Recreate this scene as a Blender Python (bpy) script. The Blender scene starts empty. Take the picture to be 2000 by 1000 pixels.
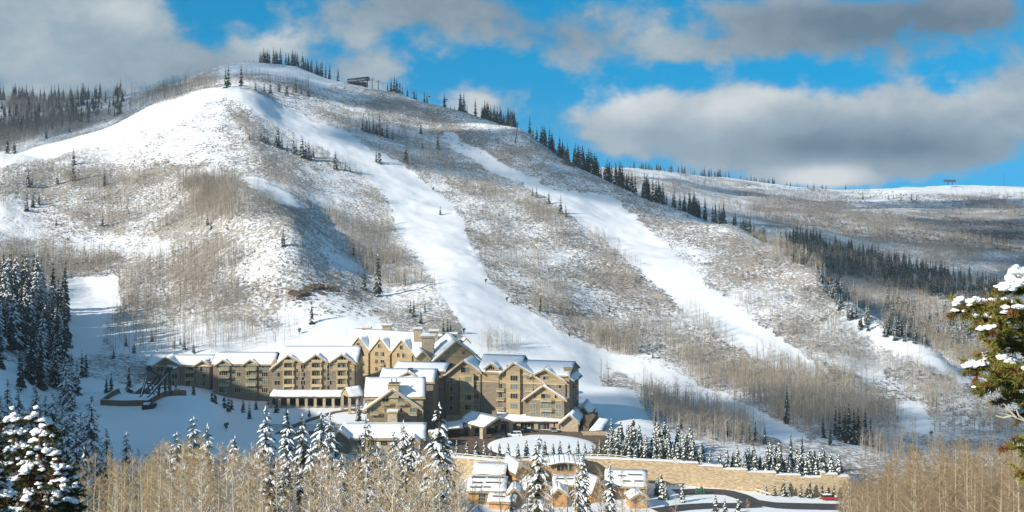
import bpy, math, random
import numpy as np
random.seed(7); RS = np.random.RandomState(11)
scene = bpy.context.scene
col = scene.collection
R = math.radians
F = 2430.0; HY = 354.0            # focal length and horizon row of the photograph, in its pixels
# ---------------------------------------------------------------- camera
cam_d = bpy.data.cameras.new('camera'); cam = bpy.data.objects.new('camera', cam_d); col.objects.link(cam)
cam_d.sensor_fit = 'HORIZONTAL'; cam_d.sensor_width = 36.0; cam_d.lens = 36.0 * F / 2000.0
cam_d.shift_y = -(500.0 - HY) / 2000.0
cam.location = (0, 0, 0); cam.rotation_euler = (R(90), 0, 0)
cam_d.clip_start = 0.3; cam_d.clip_end = 30000
scene.camera = cam
# ---------------------------------------------------------------- sun, sky, exposure
SUN_EL, SUN_AZ = R(25), math.atan2(-0.81, -0.58)       # azimuth from +Y towards +X: from the left, a little behind the camera
sun_dir = (math.sin(SUN_AZ)*math.cos(SUN_EL), math.cos(SUN_AZ)*math.cos(SUN_EL), math.sin(SUN_EL))
sd = bpy.data.lights.new('sun', 'SUN'); sd.energy = 4.9; sd.angle = R(0.5); sd.color = (1.0, 0.92, 0.80)
so = bpy.data.objects.new('sun', sd); col.objects.link(so); so.location = (-300, -200, 300)
from mathutils import Vector
so.rotation_euler = Vector(sun_dir).to_track_quat('Z', 'Y').to_euler()
scene.view_settings.view_transform = 'Standard'; scene.view_settings.look = 'None'
scene.view_settings.exposure = 0.56; scene.view_settings.gamma = 1.0
world = bpy.data.worlds.new("World"); scene.world = world; world.use_nodes = True
def build_world():
    nt = world.node_tree; N = nt.nodes; L = nt.links; N.clear()
    out = N.new('ShaderNodeOutputWorld'); bg = N.new('ShaderNodeBackground'); L.new(bg.outputs[0], out.inputs[0])
    bg.inputs[1].default_value = 0.115
    sky = N.new('ShaderNodeTexSky'); sky.sky_type = 'NISHITA'; sky.sun_disc = False
    sky.sun_elevation = SUN_EL; sky.sun_rotation = SUN_AZ
    sky.altitude = 2500; sky.air_density = 1.0; sky.dust_density = 0.3; sky.ozone_density = 2.5
    def math_n(op, a, b=None, c=None):
        n = N.new('ShaderNodeMath'); n.operation = op
        for i, x in enumerate((a, b, c)):
            if x is None: continue
            if isinstance(x, (int, float)): n.inputs[i].default_value = x
            else: L.new(x, n.inputs[i])
        return n.outputs[0]
    hs = N.new('ShaderNodeHueSaturation'); hs.inputs["Hue"].default_value = 0.474; hs.inputs["Saturation"].default_value = 1.42; hs.inputs["Value"].default_value = 1.2
    L.new(sky.outputs[0], hs.inputs['Color'])
    tc = N.new('ShaderNodeTexCoord'); sx = N.new('ShaderNodeSeparateXYZ'); L.new(tc.outputs['Generated'], sx.inputs[0])
    X, Y, Z = sx.outputs
    # look a little higher into the sky model: clear mountain air down to the horizon
    ad = N.new('ShaderNodeVectorMath'); ad.operation = 'ADD'; ad.inputs[1].default_value = (0, 0, 0.30); L.new(tc.outputs['Generated'], ad.inputs[0])
    nm = N.new('ShaderNodeVectorMath'); nm.operation = 'NORMALIZE'; L.new(ad.outputs[0], nm.inputs[0]); L.new(nm.outputs[0], sky.inputs[0])
    # clouds: soft banks, each round a direction (azimuth / elevation of the sky), broken up by noise of the direction
    Yp = math_n('MAXIMUM', Y, 0.05)
    U = math_n('DIVIDE', X, Yp); V = math_n('DIVIDE', Z, Yp)
    mp = N.new('ShaderNodeMapping'); L.new(tc.outputs['Generated'], mp.inputs[0]); mp.inputs['Scale'].default_value = (1, 1, 1.5)
    def noise(scale, detail, rough, seed):
        n = N.new('ShaderNodeTexNoise'); n.noise_dimensions = '4D'; n.inputs['W'].default_value = seed
        n.inputs['Scale'].default_value = scale; n.inputs['Detail'].default_value = detail; n.inputs['Roughness'].default_value = rough
        L.new(mp.outputs[0], n.inputs['Vector']); return n.outputs[0]
    n1 = noise(8, 8, 0.6, 1.3); n2 = noise(24, 6, 0.6, 4.1)
    wob = math_n('ADD', math_n('MULTIPLY', math_n('SUBTRACT', n1, 0.5), 1.5), math_n('MULTIPLY', math_n('SUBTRACT', n2, 0.5), 1.3))
    def blob(px, py, rx, ry, amp=1.0):
        u0, v0, a, b = (px-1000)/F, (HY-py)/F, rx/F, ry/F
        dx = math_n('DIVIDE', math_n('SUBTRACT', U, u0), a); dy = math_n('DIVIDE', math_n('SUBTRACT', V, v0), b)
        d = math_n('ADD', math_n('MULTIPLY', dx, dx), math_n('MULTIPLY', dy, dy))
        return math_n('MULTIPLY', math_n('EXPONENT', math_n('MULTIPLY', d, -1.0)), amp)
    def total(bl):
        s = None
        for b in bl:
            x = blob(*b); s = x if s is None else math_n('ADD', s, x)
        return s
    banks = [(60,110,270,150,1.0),(180,20,180,90,0.7),(560,95,90,55,0.62),(720,130,80,40,0.6),(880,30,260,60,0.75),(1250,90,170,60,0.62),
             (950,205,90,45,0.7),(1230,230,120,62,1.0),(1400,255,150,60,1.0),(1620,240,230,75,0.95),(1850,240,190,75,0.95),(1985,170,90,70,0.7),
             (1700,300,240,40,0.8),(1620,338,105,30,1.2),(1500,190,60,36,0.6),(1620,60,190,60,0.85),(1900,25,170,60,0.85),(1450,20,200,40,0.5),(380,130,150,40,.55),(820,10,300,34,.32),(1080,75,140,30,.26),(640,170,120,40,.35),(1120,130,80,40,.3),(1440,95,160,34,.45),(1760,110,120,28,.35)]
    mrb = N.new('ShaderNodeMapRange'); mrb.interpolation_type = 'SMOOTHSTEP'; L.new(Y, mrb.inputs[0]); mrb.inputs[1].default_value = 0.55; mrb.inputs[2].default_value = -0.1   # unseen cloud added over and behind the viewpoint to brighten the fill
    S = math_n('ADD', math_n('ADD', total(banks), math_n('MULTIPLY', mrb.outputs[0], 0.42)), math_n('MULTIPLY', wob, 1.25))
    mr = N.new('ShaderNodeMapRange'); mr.interpolation_type = 'SMOOTHSTEP'; L.new(S, mr.inputs[0])
    mr.inputs[1].default_value = 0.26; mr.inputs[2].default_value = 0.80
    # thicker cloud is greyer underneath, edges and tops brighter
    bright = total([(1230,200,110,45,1.0),(1440,215,90,40,.6),(1690,205,90,35,.5),(1890,185,100,40,.6),(1490,180,50,24,.5),(1610,345,85,26,1.5),(60,130,120,50,.25),(540,85,70,40,.6),(930,200,70,36,.45),(1280,70,90,40,.35),(1560,180,90,30,.5),(240,20,90,30,.4)])
    dark = total([(1720,288,200,34,.62),(1620,50,220,60,.75),(1900,30,200,60,.75),(1540,290,160,40,.5),(860,20,300,60,.4),(1080,75,160,40,.3),(110,110,280,90,.15),(420,140,150,50,.35),(1880,300,120,40,.3)])
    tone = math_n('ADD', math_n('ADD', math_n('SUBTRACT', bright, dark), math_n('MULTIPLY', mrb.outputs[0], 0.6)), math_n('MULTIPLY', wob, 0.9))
    rm = N.new('ShaderNodeMapRange'); L.new(tone, rm.inputs[0]); rm.inputs[1].default_value = -0.9; rm.inputs[2].default_value = 1.0
    cr = N.new('ShaderNodeValToRGB'); L.new(rm.outputs[0], cr.inputs[0])
    e = cr.color_ramp.elements
    e[0].position = 0.0; e[0].color = (0.115, 0.17, 0.225, 1); e[1].position = 1.0; e[1].color = (0.64, 0.66, 0.66, 1)
    m = cr.color_ramp.elements.new(0.48); m.color = (0.27, 0.345, 0.40, 1)
    sc = N.new('ShaderNodeVectorMath'); sc.operation = 'SCALE'; sc.inputs['Scale'].default_value = 7.4; L.new(cr.outputs[0], sc.inputs[0])
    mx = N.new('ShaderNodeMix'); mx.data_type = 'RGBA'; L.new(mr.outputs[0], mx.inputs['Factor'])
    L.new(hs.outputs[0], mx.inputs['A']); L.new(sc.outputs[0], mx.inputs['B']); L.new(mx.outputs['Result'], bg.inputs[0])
build_world()
# ---------------------------------------------------------------- materials
def mat(name, rgb, rough=0.8, spec=0.3, var=0.0, scale=1.0, rgb2=None, metal=0.0, bump=0.0, coords='Object', stretch=(1,1,1), detail=4):
    m = bpy.data.materials.new(name); m.use_nodes = True; nt = m.node_tree; b = nt.nodes['Principled BSDF']
    b.inputs['Roughness'].default_value = rough; b.inputs['Specular IOR Level'].default_value = spec; b.inputs['Metallic'].default_value = metal
    b.inputs['Base Color'].default_value = (*rgb, 1)
    if var > 0 or rgb2 or bump:
        tc = nt.nodes.new('ShaderNodeTexCoord'); mp = nt.nodes.new('ShaderNodeMapping'); mp.inputs['Scale'].default_value = stretch
        nt.links.new(tc.outputs[coords], mp.inputs[0])
        n = nt.nodes.new('ShaderNodeTexNoise'); n.inputs['Scale'].default_value = scale; n.inputs['Detail'].default_value = detail; n.inputs['Roughness'].default_value = 0.6
        nt.links.new(mp.outputs[0], n.inputs['Vector'])
        r = nt.nodes.new('ShaderNodeValToRGB'); nt.links.new(n.outputs[0], r.inputs[0])
        c2 = rgb2 or tuple(min(1, c*(1+var)) for c in rgb); c1 = rgb if rgb2 else tuple(c*(1-var) for c in rgb)
        r.color_ramp.elements[0].position = 0.32; r.color_ramp.elements[0].color = (*c1, 1)
        r.color_ramp.elements[1].position = 0.68; r.color_ramp.elements[1].color = (*c2, 1)
        nt.links.new(r.outputs[0], b.inputs['Base Color'])
        if bump:
            bp = nt.nodes.new('ShaderNodeBump'); bp.inputs['Strength'].default_value = bump; bp.inputs['Distance'].default_value = 0.1
            nt.links.new(n.outputs[0], bp.inputs['Height']); nt.links.new(bp.outputs[0], b.inputs['Normal'])
    return m
M = {}
M['snow'] = mat('snow', (0.80, 0.82, 0.85), 0.75, 0.2, var=0.05, scale=0.6, bump=0.25)
M['tree_snow'] = mat('tree_snow', (0.80, 0.82, 0.85), 0.8, 0.2)
M['needles'] = mat('needles', (0.022, 0.036, 0.020), 0.75, 0.2, rgb2=(0.060, 0.070, 0.030), scale=0.9)
M['far_needles'] = mat('far_needles', (0.020, 0.032, 0.026), 0.8, 0.1, rgb2=(0.038, 0.050, 0.036), scale=0.5)
M['bark'] = mat('bark', (0.10, 0.075, 0.055), 0.9, 0.1, var=0.4, scale=3)
M['aspen_bark'] = mat('aspen_bark', (0.36, 0.32, 0.25), 0.8, 0.2, rgb2=(0.60, 0.55, 0.45), scale=2.2, stretch=(1,1,.5))
M['brown_bark'] = mat('brown_bark', (0.20, 0.155, 0.10), 0.85, 0.2, rgb2=(0.44, 0.36, 0.25), scale=1.2, stretch=(1,1,.5))
M['aspen_twig'] = mat('aspen_twig', (0.45, 0.325, 0.155), 0.85, 0.2, rgb2=(0.69, 0.54, 0.30), scale=1.5)
M['hill_twig'] = mat('hill_twig', (0.27, 0.225, 0.16), 0.9, 0.1, rgb2=(0.46, 0.39, 0.29), scale=0.06)
M['hill_bark'] = mat('hill_bark', (0.22, 0.195, 0.16), 0.9, 0.1, rgb2=(0.42, 0.385, 0.33), scale=0.2)
M['frost_twig'] = mat('frost_twig', (0.36, 0.345, 0.32), 0.9, 0.1, rgb2=(0.60, 0.585, 0.56), scale=0.06)
M['brown_twig'] = mat('brown_twig', (0.20, 0.145, 0.085), 0.9, 0.1, rgb2=(0.38, 0.285, 0.17), scale=0.08)
M['dark_twig'] = mat('dark_twig', (0.085, 0.075, 0.065), 0.9, 0.1, rgb2=(0.17, 0.15, 0.13), scale=0.1)
M['shrub'] = mat('shrub', (0.14, 0.12, 0.10), 0.9, 0.1, rgb2=(0.32, 0.28, 0.235), scale=0.05)
# ---------------------------------------------------------------- object helpers
def tag(o, label=None, cat=None, group=None, kind=None):
    if label: o['label'] = label
    if cat: o['category'] = cat
    if group: o['group'] = group
    if kind: o['kind'] = kind
    return o
def empty(name, loc=(0,0,0), rz=0.0):
    o = bpy.data.objects.new(name, None); col.objects.link(o); o.location = loc; o.rotation_euler = (0,0,rz); o.empty_display_size = 0.5
    return o
def link(name, me, parent=None, loc=None):
    o = bpy.data.objects.new(name, me); col.objects.link(o)
    if parent is not None: o.parent = parent
    if loc is not None: o.location = loc
    return o
def np_mesh(name, V, T, mats, mi=None, smooth=False):
    me = bpy.data.meshes.new(name); V = np.asarray(V, np.float32); T = np.asarray(T, np.int32)
    k = T.shape[1]
    me.vertices.add(len(V)); me.vertices.foreach_set('co', V.ravel())
    me.loops.add(T.size); me.loops.foreach_set('vertex_index', T.ravel())
    me.polygons.add(len(T)); me.polygons.foreach_set('loop_start', np.arange(0, T.size, k, dtype=np.int32))
    for m in mats: me.materials.append(m)
    if mi is not None: me.polygons.foreach_set('material_index', np.asarray(mi, np.int32))
    if smooth: me.polygons.foreach_set('use_smooth', np.ones(len(T), bool))
    me.update(calc_edges=True); me.validate()
    return me
class MB:
    """collects polygons; build() links them as one mesh object"""
    def __init__(s): s.v = []; s.f = []; s.m = []; s.mats = []
    def mi(s, m):
        if m not in s.mats: s.mats.append(m)
        return s.mats.index(m)
    def add(s, vs, fs, m):
        o = len(s.v); k = s.mi(m); s.v.extend(tuple(map(float, p)) for p in vs)
        for f in fs: s.f.append(tuple(i+o for i in f)); s.m.append(k)
    def mesh(s, name, smooth=False):
        me = bpy.data.meshes.new(name); me.from_pydata(s.v, [], s.f)
        for m in s.mats: me.materials.append(m)
        me.polygons.foreach_set('material_index', s.m)
        if smooth: me.polygons.foreach_set('use_smooth', [True]*len(s.f))
        me.update(); return me
    def build(s, name, parent=None, smooth=False, loc=None): return link(name, s.mesh(name, smooth), parent, loc)
    def hexa(s, p, m):   # 8 points: bottom 4 ccw, top 4 ccw
        s.add(p, [(3,2,1,0),(4,5,6,7),(0,1,5,4),(1,2,6,5),(2,3,7,6),(3,0,4,7)], m)
    def box(s, x0, x1, y0, y1, z0, z1, m):
        s.hexa([(x0,y0,z0),(x1,y0,z0),(x1,y1,z0),(x0,y1,z0),(x0,y0,z1),(x1,y0,z1),(x1,y1,z1),(x0,y1,z1)], m)
    def tube(s, pts, rad, m, n=6, cap=True):
        pts = [np.array(p, float) for p in pts]; rings = []; vs = []
        for i, p in enumerate(pts):
            d = pts[min(i+1, len(pts)-1)] - pts[max(i-1, 0)]; d = d/(np.linalg.norm(d)+1e-9)
            a = np.cross(d, (0,0,1.0)) if abs(d[2]) < .95 else np.cross(d, (0,1.0,0)); a /= np.linalg.norm(a); b = np.cross(d, a)
            r = rad[i] if hasattr(rad, '__len__') else rad
            for k in range(n): t = 2*math.pi*k/n; vs.append(p + r*(a*math.cos(t)+b*math.sin(t)))
        fs = [(i*n+k, i*n+(k+1)%n, (i+1)*n+(k+1)%n, (i+1)*n+k) for i in range(len(pts)-1) for k in range(n)]
        if cap: fs += [tuple(range(n-1,-1,-1)), tuple(range((len(pts)-1)*n, len(pts)*n))]
        s.add(vs, fs, m)
    def bar(s, a, b, w, h, m):   # rectangular bar from a to b
        a = np.array(a, float); b = np.array(b, float); d = b-a; d /= np.linalg.norm(d)
        x = np.cross(d, (0,0,1.0)) if abs(d[2]) < .98 else np.array((1.0,0,0)); x /= np.linalg.norm(x); y = np.cross(x, d)
        q = []
        for p in (a, b):
            for sx_, sy_ in ((-1,-1),(1,-1),(1,1),(-1,1)): q.append(p + x*sx_*w/2 + y*sy_*h/2)
        s.hexa(q, m)
# ---------------------------------------------------------------- terrain
def hash2(ix, iy, seed):
    h = (ix.astype(np.int64)*374761393 + iy.astype(np.int64)*668265263 + seed*1442695041) & 0x7fffffff
    h = ((h ^ (h >> 13)) * 1274126177) & 0x7fffffff
    return ((h ^ (h >> 16)) & 0xffff) / 65535.0
def vnoise(x, y, seed=0):
    ix = np.floor(x); iy = np.floor(y); fx = x-ix; fy = y-iy
    fx = fx*fx*(3-2*fx); fy = fy*fy*(3-2*fy)
    a = hash2(ix,iy,seed); b = hash2(ix+1,iy,seed); c = hash2(ix,iy+1,seed); d = hash2(ix+1,iy+1,seed)
    return (a*(1-fx)+b*fx)*(1-fy) + (c*(1-fx)+d*fx)*fy - 0.5
def fbm(x, y, wl, octs=4, seed=0, gain=0.5):
    s = np.zeros_like(x); a = 1.0
    for o in range(octs):
        s += a*vnoise(x/wl+17.3*o, y/wl-9.1*o, seed+o); a *= gain; wl *= 0.5
    return s
def pchip(x, y, xq):
    x = np.asarray(x, float); y = np.asarray(y, float); h = np.diff(x); d = np.diff(y)/h; m = np.zeros_like(y)
    for i in range(1, len(x)-1):
        if d[i-1]*d[i] > 0:
            w1 = 2*h[i]+h[i-1]; w2 = h[i]+2*h[i-1]; m[i] = (w1+w2)/(w1/d[i-1]+w2/d[i])
    m[0] = d[0]; m[-1] = d[-1]
    i = np.clip(np.searchsorted(x, xq)-1, 0, len(x)-2); t = np.clip((xq-x[i])/h[i], 0, 1)
    return (1+2*t)*(1-t)**2*y[i] + t*(1-t)**2*h[i]*m[i] + t*t*(3-2*t)*y[i+1] + t*t*(t-1)*h[i]*m[i+1]
def near(*more, k=1.0, off=0):
    base = [(2.5,-2.3),(10,-5.6),(30,-13),(60,-23.5),(100,-36),(160,-52),(230,-70),(300,-86.5)]
    return [(y, HY - F*(z*k+off*min(1,y/200))/y) for y, z in base] + list(more)
def near2(*more, k=1.0): return [q for q in near(k=k) if q[0] < 170]+list(more)
COLS = [
 (-3000, near2((240,150),(300,90),(370,75),(600,150),(1000,200),(1400,250),(2600,340),(9000,352), k=.3)),
 (-1000, near2((240,240),(300,182),(360,164),(450,212),(600,300),(900,320),(1280,250),(2600,340),(9000,352), k=.45)),
 (-500, near2((240,560),(300,470),(350,430),(440,400),(560,410),(800,380),(1000,300),(1280,215),(1600,260),(2600,345),(9000,354), k=.72)),
 (-220, near((350,720),(440,660),(560,540),(700,470),(860,360),(960,315),(1100,280),(1280,205),(1600,260),(2600,345),(9000,354), k=.86)),
 (0, near((340,845),(400,770),(480,680),(560,600),(640,540),(720,490),(800,420),(860,362),(920,305),(1000,318),(1150,255),(1280,200),(1600,250),(2600,350),(9000,354), k=.93)),
 (100, near((340,905),(400,832),(430,800),(480,735),(560,655),(640,590),(720,520),(800,440),(860,380),(920,310),(965,277),(1030,292),(1150,245),(1280,196),(1600,250),(2600,350),(9000,354), k=.96)),
 (200, near((340,975),(385,900),(420,815),(445,782),(500,742),(550,695),(600,640),(680,560),(740,500),(810,430),(870,365),(930,300),(985,247),(1060,258),(1150,230),(1280,190),(1600,240),(2600,350),(9000,354), k=.97)),
 (330, near((350,985),(390,880),(420,805),(440,772),(485,768),(550,700),(620,620),(690,540),(760,460),(830,385),(900,310),(970,240),(1035,198),(1090,196),(1160,180),(1250,164),(1500,200),(2600,350),(9000,354), k=.98)),
 (410, near((365,985),(400,880),(425,800),(450,778),(500,770),(555,700),(595,645),(640,575),(700,490),(760,420),(830,350),(900,290),(980,225),(1050,172),(1120,172),(1200,155),(1300,134),(1500,180),(2600,350),(9000,354))),
 (480, near((370,990),(405,890),(430,850),(460,825),(520,776),(565,700),(600,640),(645,555),(685,480),(720,420),(770,370),(830,347),(900,290),(980,230),(1060,170),(1110,166),(1200,146),(1300,121),(1500,170),(2600,350),(9000,354))),
 (560, near((370,997),(420,880),(465,830),(530,770),(565,700),(600,640),(632,560),(665,495),(700,440),(760,402),(830,362),(900,315),(1000,250),(1080,205),(1150,170),(1230,145),(1300,127),(1500,180),(2600,350),(9000,354))),
 (650, near((370,998),(430,868),(470,824),(530,770),(565,705),(600,640),(640,575),(690,520),(750,472),(850,390),(940,315),(1040,255),(1130,207),(1200,182),(1290,157),(1500,200),(2600,350),(9000,354))),
 (760, near((370,998),(430,868),(470,824),(530,770),(565,705),(605,640),(680,572),(760,500),(850,420),(950,340),(1050,275),(1150,222),(1260,179),(1500,230),(2600,350),(9000,354))),
 (870, near((370,998),(400,940),(430,868),(470,824),(530,770),(560,725),(605,645),(680,565),(780,485),(880,415),(980,350),(1080,285),(1160,240),(1220,211),(1450,260),(2600,350),(9000,354))),
 (1000, near((370,998),(400,940),(430,868),(470,824),(520,780),(570,720),(640,630),(740,540),(860,450),(980,365),(1080,300),(1160,252),(1400,305),(2100,350),(2600,360),(9000,354))),
 (1110, near((370,998),(400,943),(430,868),(470,825),(520,780),(580,720),(650,645),(740,560),(850,470),(960,390),(1100,320),(1300,350),(2050,335),(2400,345),(9000,356))),
 (1200, near((370,1000),(400,948),(430,870),(470,830),(530,785),(590,735),(670,645),(770,550),(870,465),(970,400),(1060,358),(1170,380),(1400,366),(1750,342),(2050,320),(2400,345),(9000,358))),
 (1300, near((370,1004),(400,950),(430,880),(475,836),(540,778),(600,720),(680,635),(770,550),(870,470),(970,412),(1010,398),(1100,415),(1300,400),(1650,362),(2050,329),(2400,345),(9000,360))),
 (1420, near((370,1008),(400,958),(430,890),(480,845),(520,815),(580,755),(660,660),(750,565),(850,485),(930,434),(1000,452),(1150,450),(1300,428),(1600,392),(2000,362),(2300,350),(2700,375),(9000,360))),
 (1520, near((370,1014),(400,970),(430,900),(480,852),(530,808),(590,745),(660,660),(740,570),(830,492),(860,480),(950,510),(1100,490),(1300,440),(1600,402),(2000,372),(2400,362),(2900,380),(9000,362))),
 (1600, near((370,1016),(400,978),(430,912),(480,855),(540,800),(600,735),(660,660),(720,590),(775,520),(850,555),(960,560),(1100,505),(1250,462),(1500,420),(2000,384),(2500,366),(3000,385),(9000,362))),
 (1650, near((370,1016),(400,980),(430,925),(480,865),(540,805),(600,740),(660,665),(715,585),(790,625),(900,610),(1000,560),(1120,510),(1280,466),(1500,428),(2000,386),(2600,367),(3100,385),(9000,362))),
 (1700, near((370,1014),(430,928),(480,870),(540,814),(600,752),(655,690),(695,611),(770,650),(860,640),(960,585),(1090,530),(1240,484),(1450,436),(1700,405),(2100,384),(2600,366),(3100,385),(9000,362))),
 (1760, near((370,1010),(430,930),(480,875),(540,822),(600,760),(645,705),(683,645),(750,690),(840,660),(930,605),(1060,548),(1200,500),(1400,445),(1700,408),(2100,382),(2600,366),(3100,385),(9000,362))),
 (1830, near((370,1005),(430,928),(490,868),(550,814),(610,762),(640,728),(668,684),(735,708),(830,664),(930,602),(1070,546),(1230,494),(1430,445),(1700,409),(2100,381),(2600,365),(3100,385),(9000,362))),
 (1890, near((370,1000),(430,925),(500,860),(560,805),(620,762),(640,748),(720,720),(820,665),(930,600),(1080,545),(1250,490),(1450,445),(1700,410),(2100,380),(2600,364),(3100,385),(9000,362))),
 (2020, near((370,995),(430,925),(500,865),(580,800),(660,745),(740,705),(840,650),(960,590),(1100,540),(1300,485),(1500,440),(1750,405),(2100,382),(2600,366),(3100,385),(9000,362))),
 (2600, near((370,960),(500,840),(700,720),(960,580),(1300,480),(2100,380),(2600,366),(3100,385),(9000,362))),
 (4200, near((370,800),(500,700),(700,600),(960,500),(1300,420),(2100,350),(2600,350),(3100,370),(9000,362), k=.8)),
]
ROWS = np.concatenate([np.geomspace(2.5, 60, 26)[:-1], np.linspace(60, 380, 54)[:-1], np.linspace(380, 560, 200)[:-1],
                       np.linspace(560, 1340, 270)[:-1], np.linspace(1340, 3200, 130)[:-1], np.linspace(3200, 3700, 6)])
PXS = np.concatenate([np.linspace(-3000, -160, 60)[:-1], np.linspace(-160, 2160, 820)[:-1], np.linspace(2160, 4200, 30)])
lnR = np.log(ROWS)
A = np.array([pchip(np.log([p[0] for p in c[1]]), [p[1] for p in c[1]], lnR) for c in COLS])      # columns x rows
cx_ = np.array([c[0] for c in COLS], float)
PY = np.array([pchip(cx_, A[:, j], PXS) for j in range(len(ROWS))])                             # rows x px
def smooth(a, n, axis):
    k = np.hanning(2*n+3)[1:-1]; k /= k.sum(); pad = [(0,0),(0,0)]; pad[axis] = (n, n)
    b = np.pad(a, pad, mode='edge'); out = np.zeros_like(a)
    for i, w in enumerate(k): out += w*np.take(b, range(i, i+a.shape[axis]), axis=axis)
    return out
PY = smooth(PY, 9, 1)
YY = np.repeat(ROWS[:, None], len(PXS), 1); PXX = np.repeat(PXS[None, :], len(ROWS), 0)
XX = (PXX-1000)/F*YY
ZZ = (HY-PY)/F*YY
def sstep(a, b, x): t = np.clip((x-a)/(b-a), 0, 1); return t*t*(3-2*t)
# the retaining wall's line below the drive: px -> (depth, top height, foot height)
WPX = [860, 985, 1145, 1300, 1450, 1560, 1665]; WY = [412, 404, 409, 405, 401, 400, 400]
WTOP = [-91, -91, -91, -91.2, -93.6, -95.2, -96.4]; WBOT = [-97, -98, -98, -98.2, -99.5, -100.8, -102]
def blend(Z, target, w): return Z*(1-w)+target*w
# hotel pad and drive
wpad = sstep(-160,-145,XX)*(1-sstep(44,62,XX))*sstep(462,470,YY)*(1-sstep(548,570,YY))
ZZ = blend(ZZ, -91.0, wpad*sstep(-150,-100,XX))
ZZ = blend(ZZ, -86.0, wpad*(1-sstep(-150,-100,XX))*.8)
wy = np.interp(PXX, WPX, WY); wt = np.interp(PXX, WPX, WTOP); wb = np.interp(PXX, WPX, WBOT)
inwall = sstep(845,862,PXX)*(1-sstep(1664,1690,PXX))
up = ((YY >= wy)*1.0)
drv = sstep(850,870,PXX)*(1-sstep(1200,1330,PXX))*up*(1-sstep(468,480,YY))
ZZ = blend(ZZ, -91.0, drv)
strip = inwall*up*(1-sstep(0,34,YY-wy))*(1-drv)
ZZ = blend(ZZ, wt-0.2+np.clip(YY-wy,0,40)*0.03, strip)
low = inwall*(1-up)*sstep(330,372,YY)
ZZ = blend(ZZ, wb+0.0*YY, low)
# relief
det = fbm(XX, YY, 90, 4, 3)*5.0*sstep(560,760,YY) + fbm(XX, YY, 22, 3, 9)*1.1*sstep(500,640,YY)
det += fbm(XX, YY, 230, 3, 77)*16*sstep(1400,1700,YY)
ZZ += det*(1-np.maximum(wpad, np.maximum(drv, np.maximum(strip, low))))
ZZ += fbm(XX, YY, 14, 3, 21)*0.5*(YY<480)*(1-np.maximum(wpad, np.maximum(drv, np.maximum(strip, low))))
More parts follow.
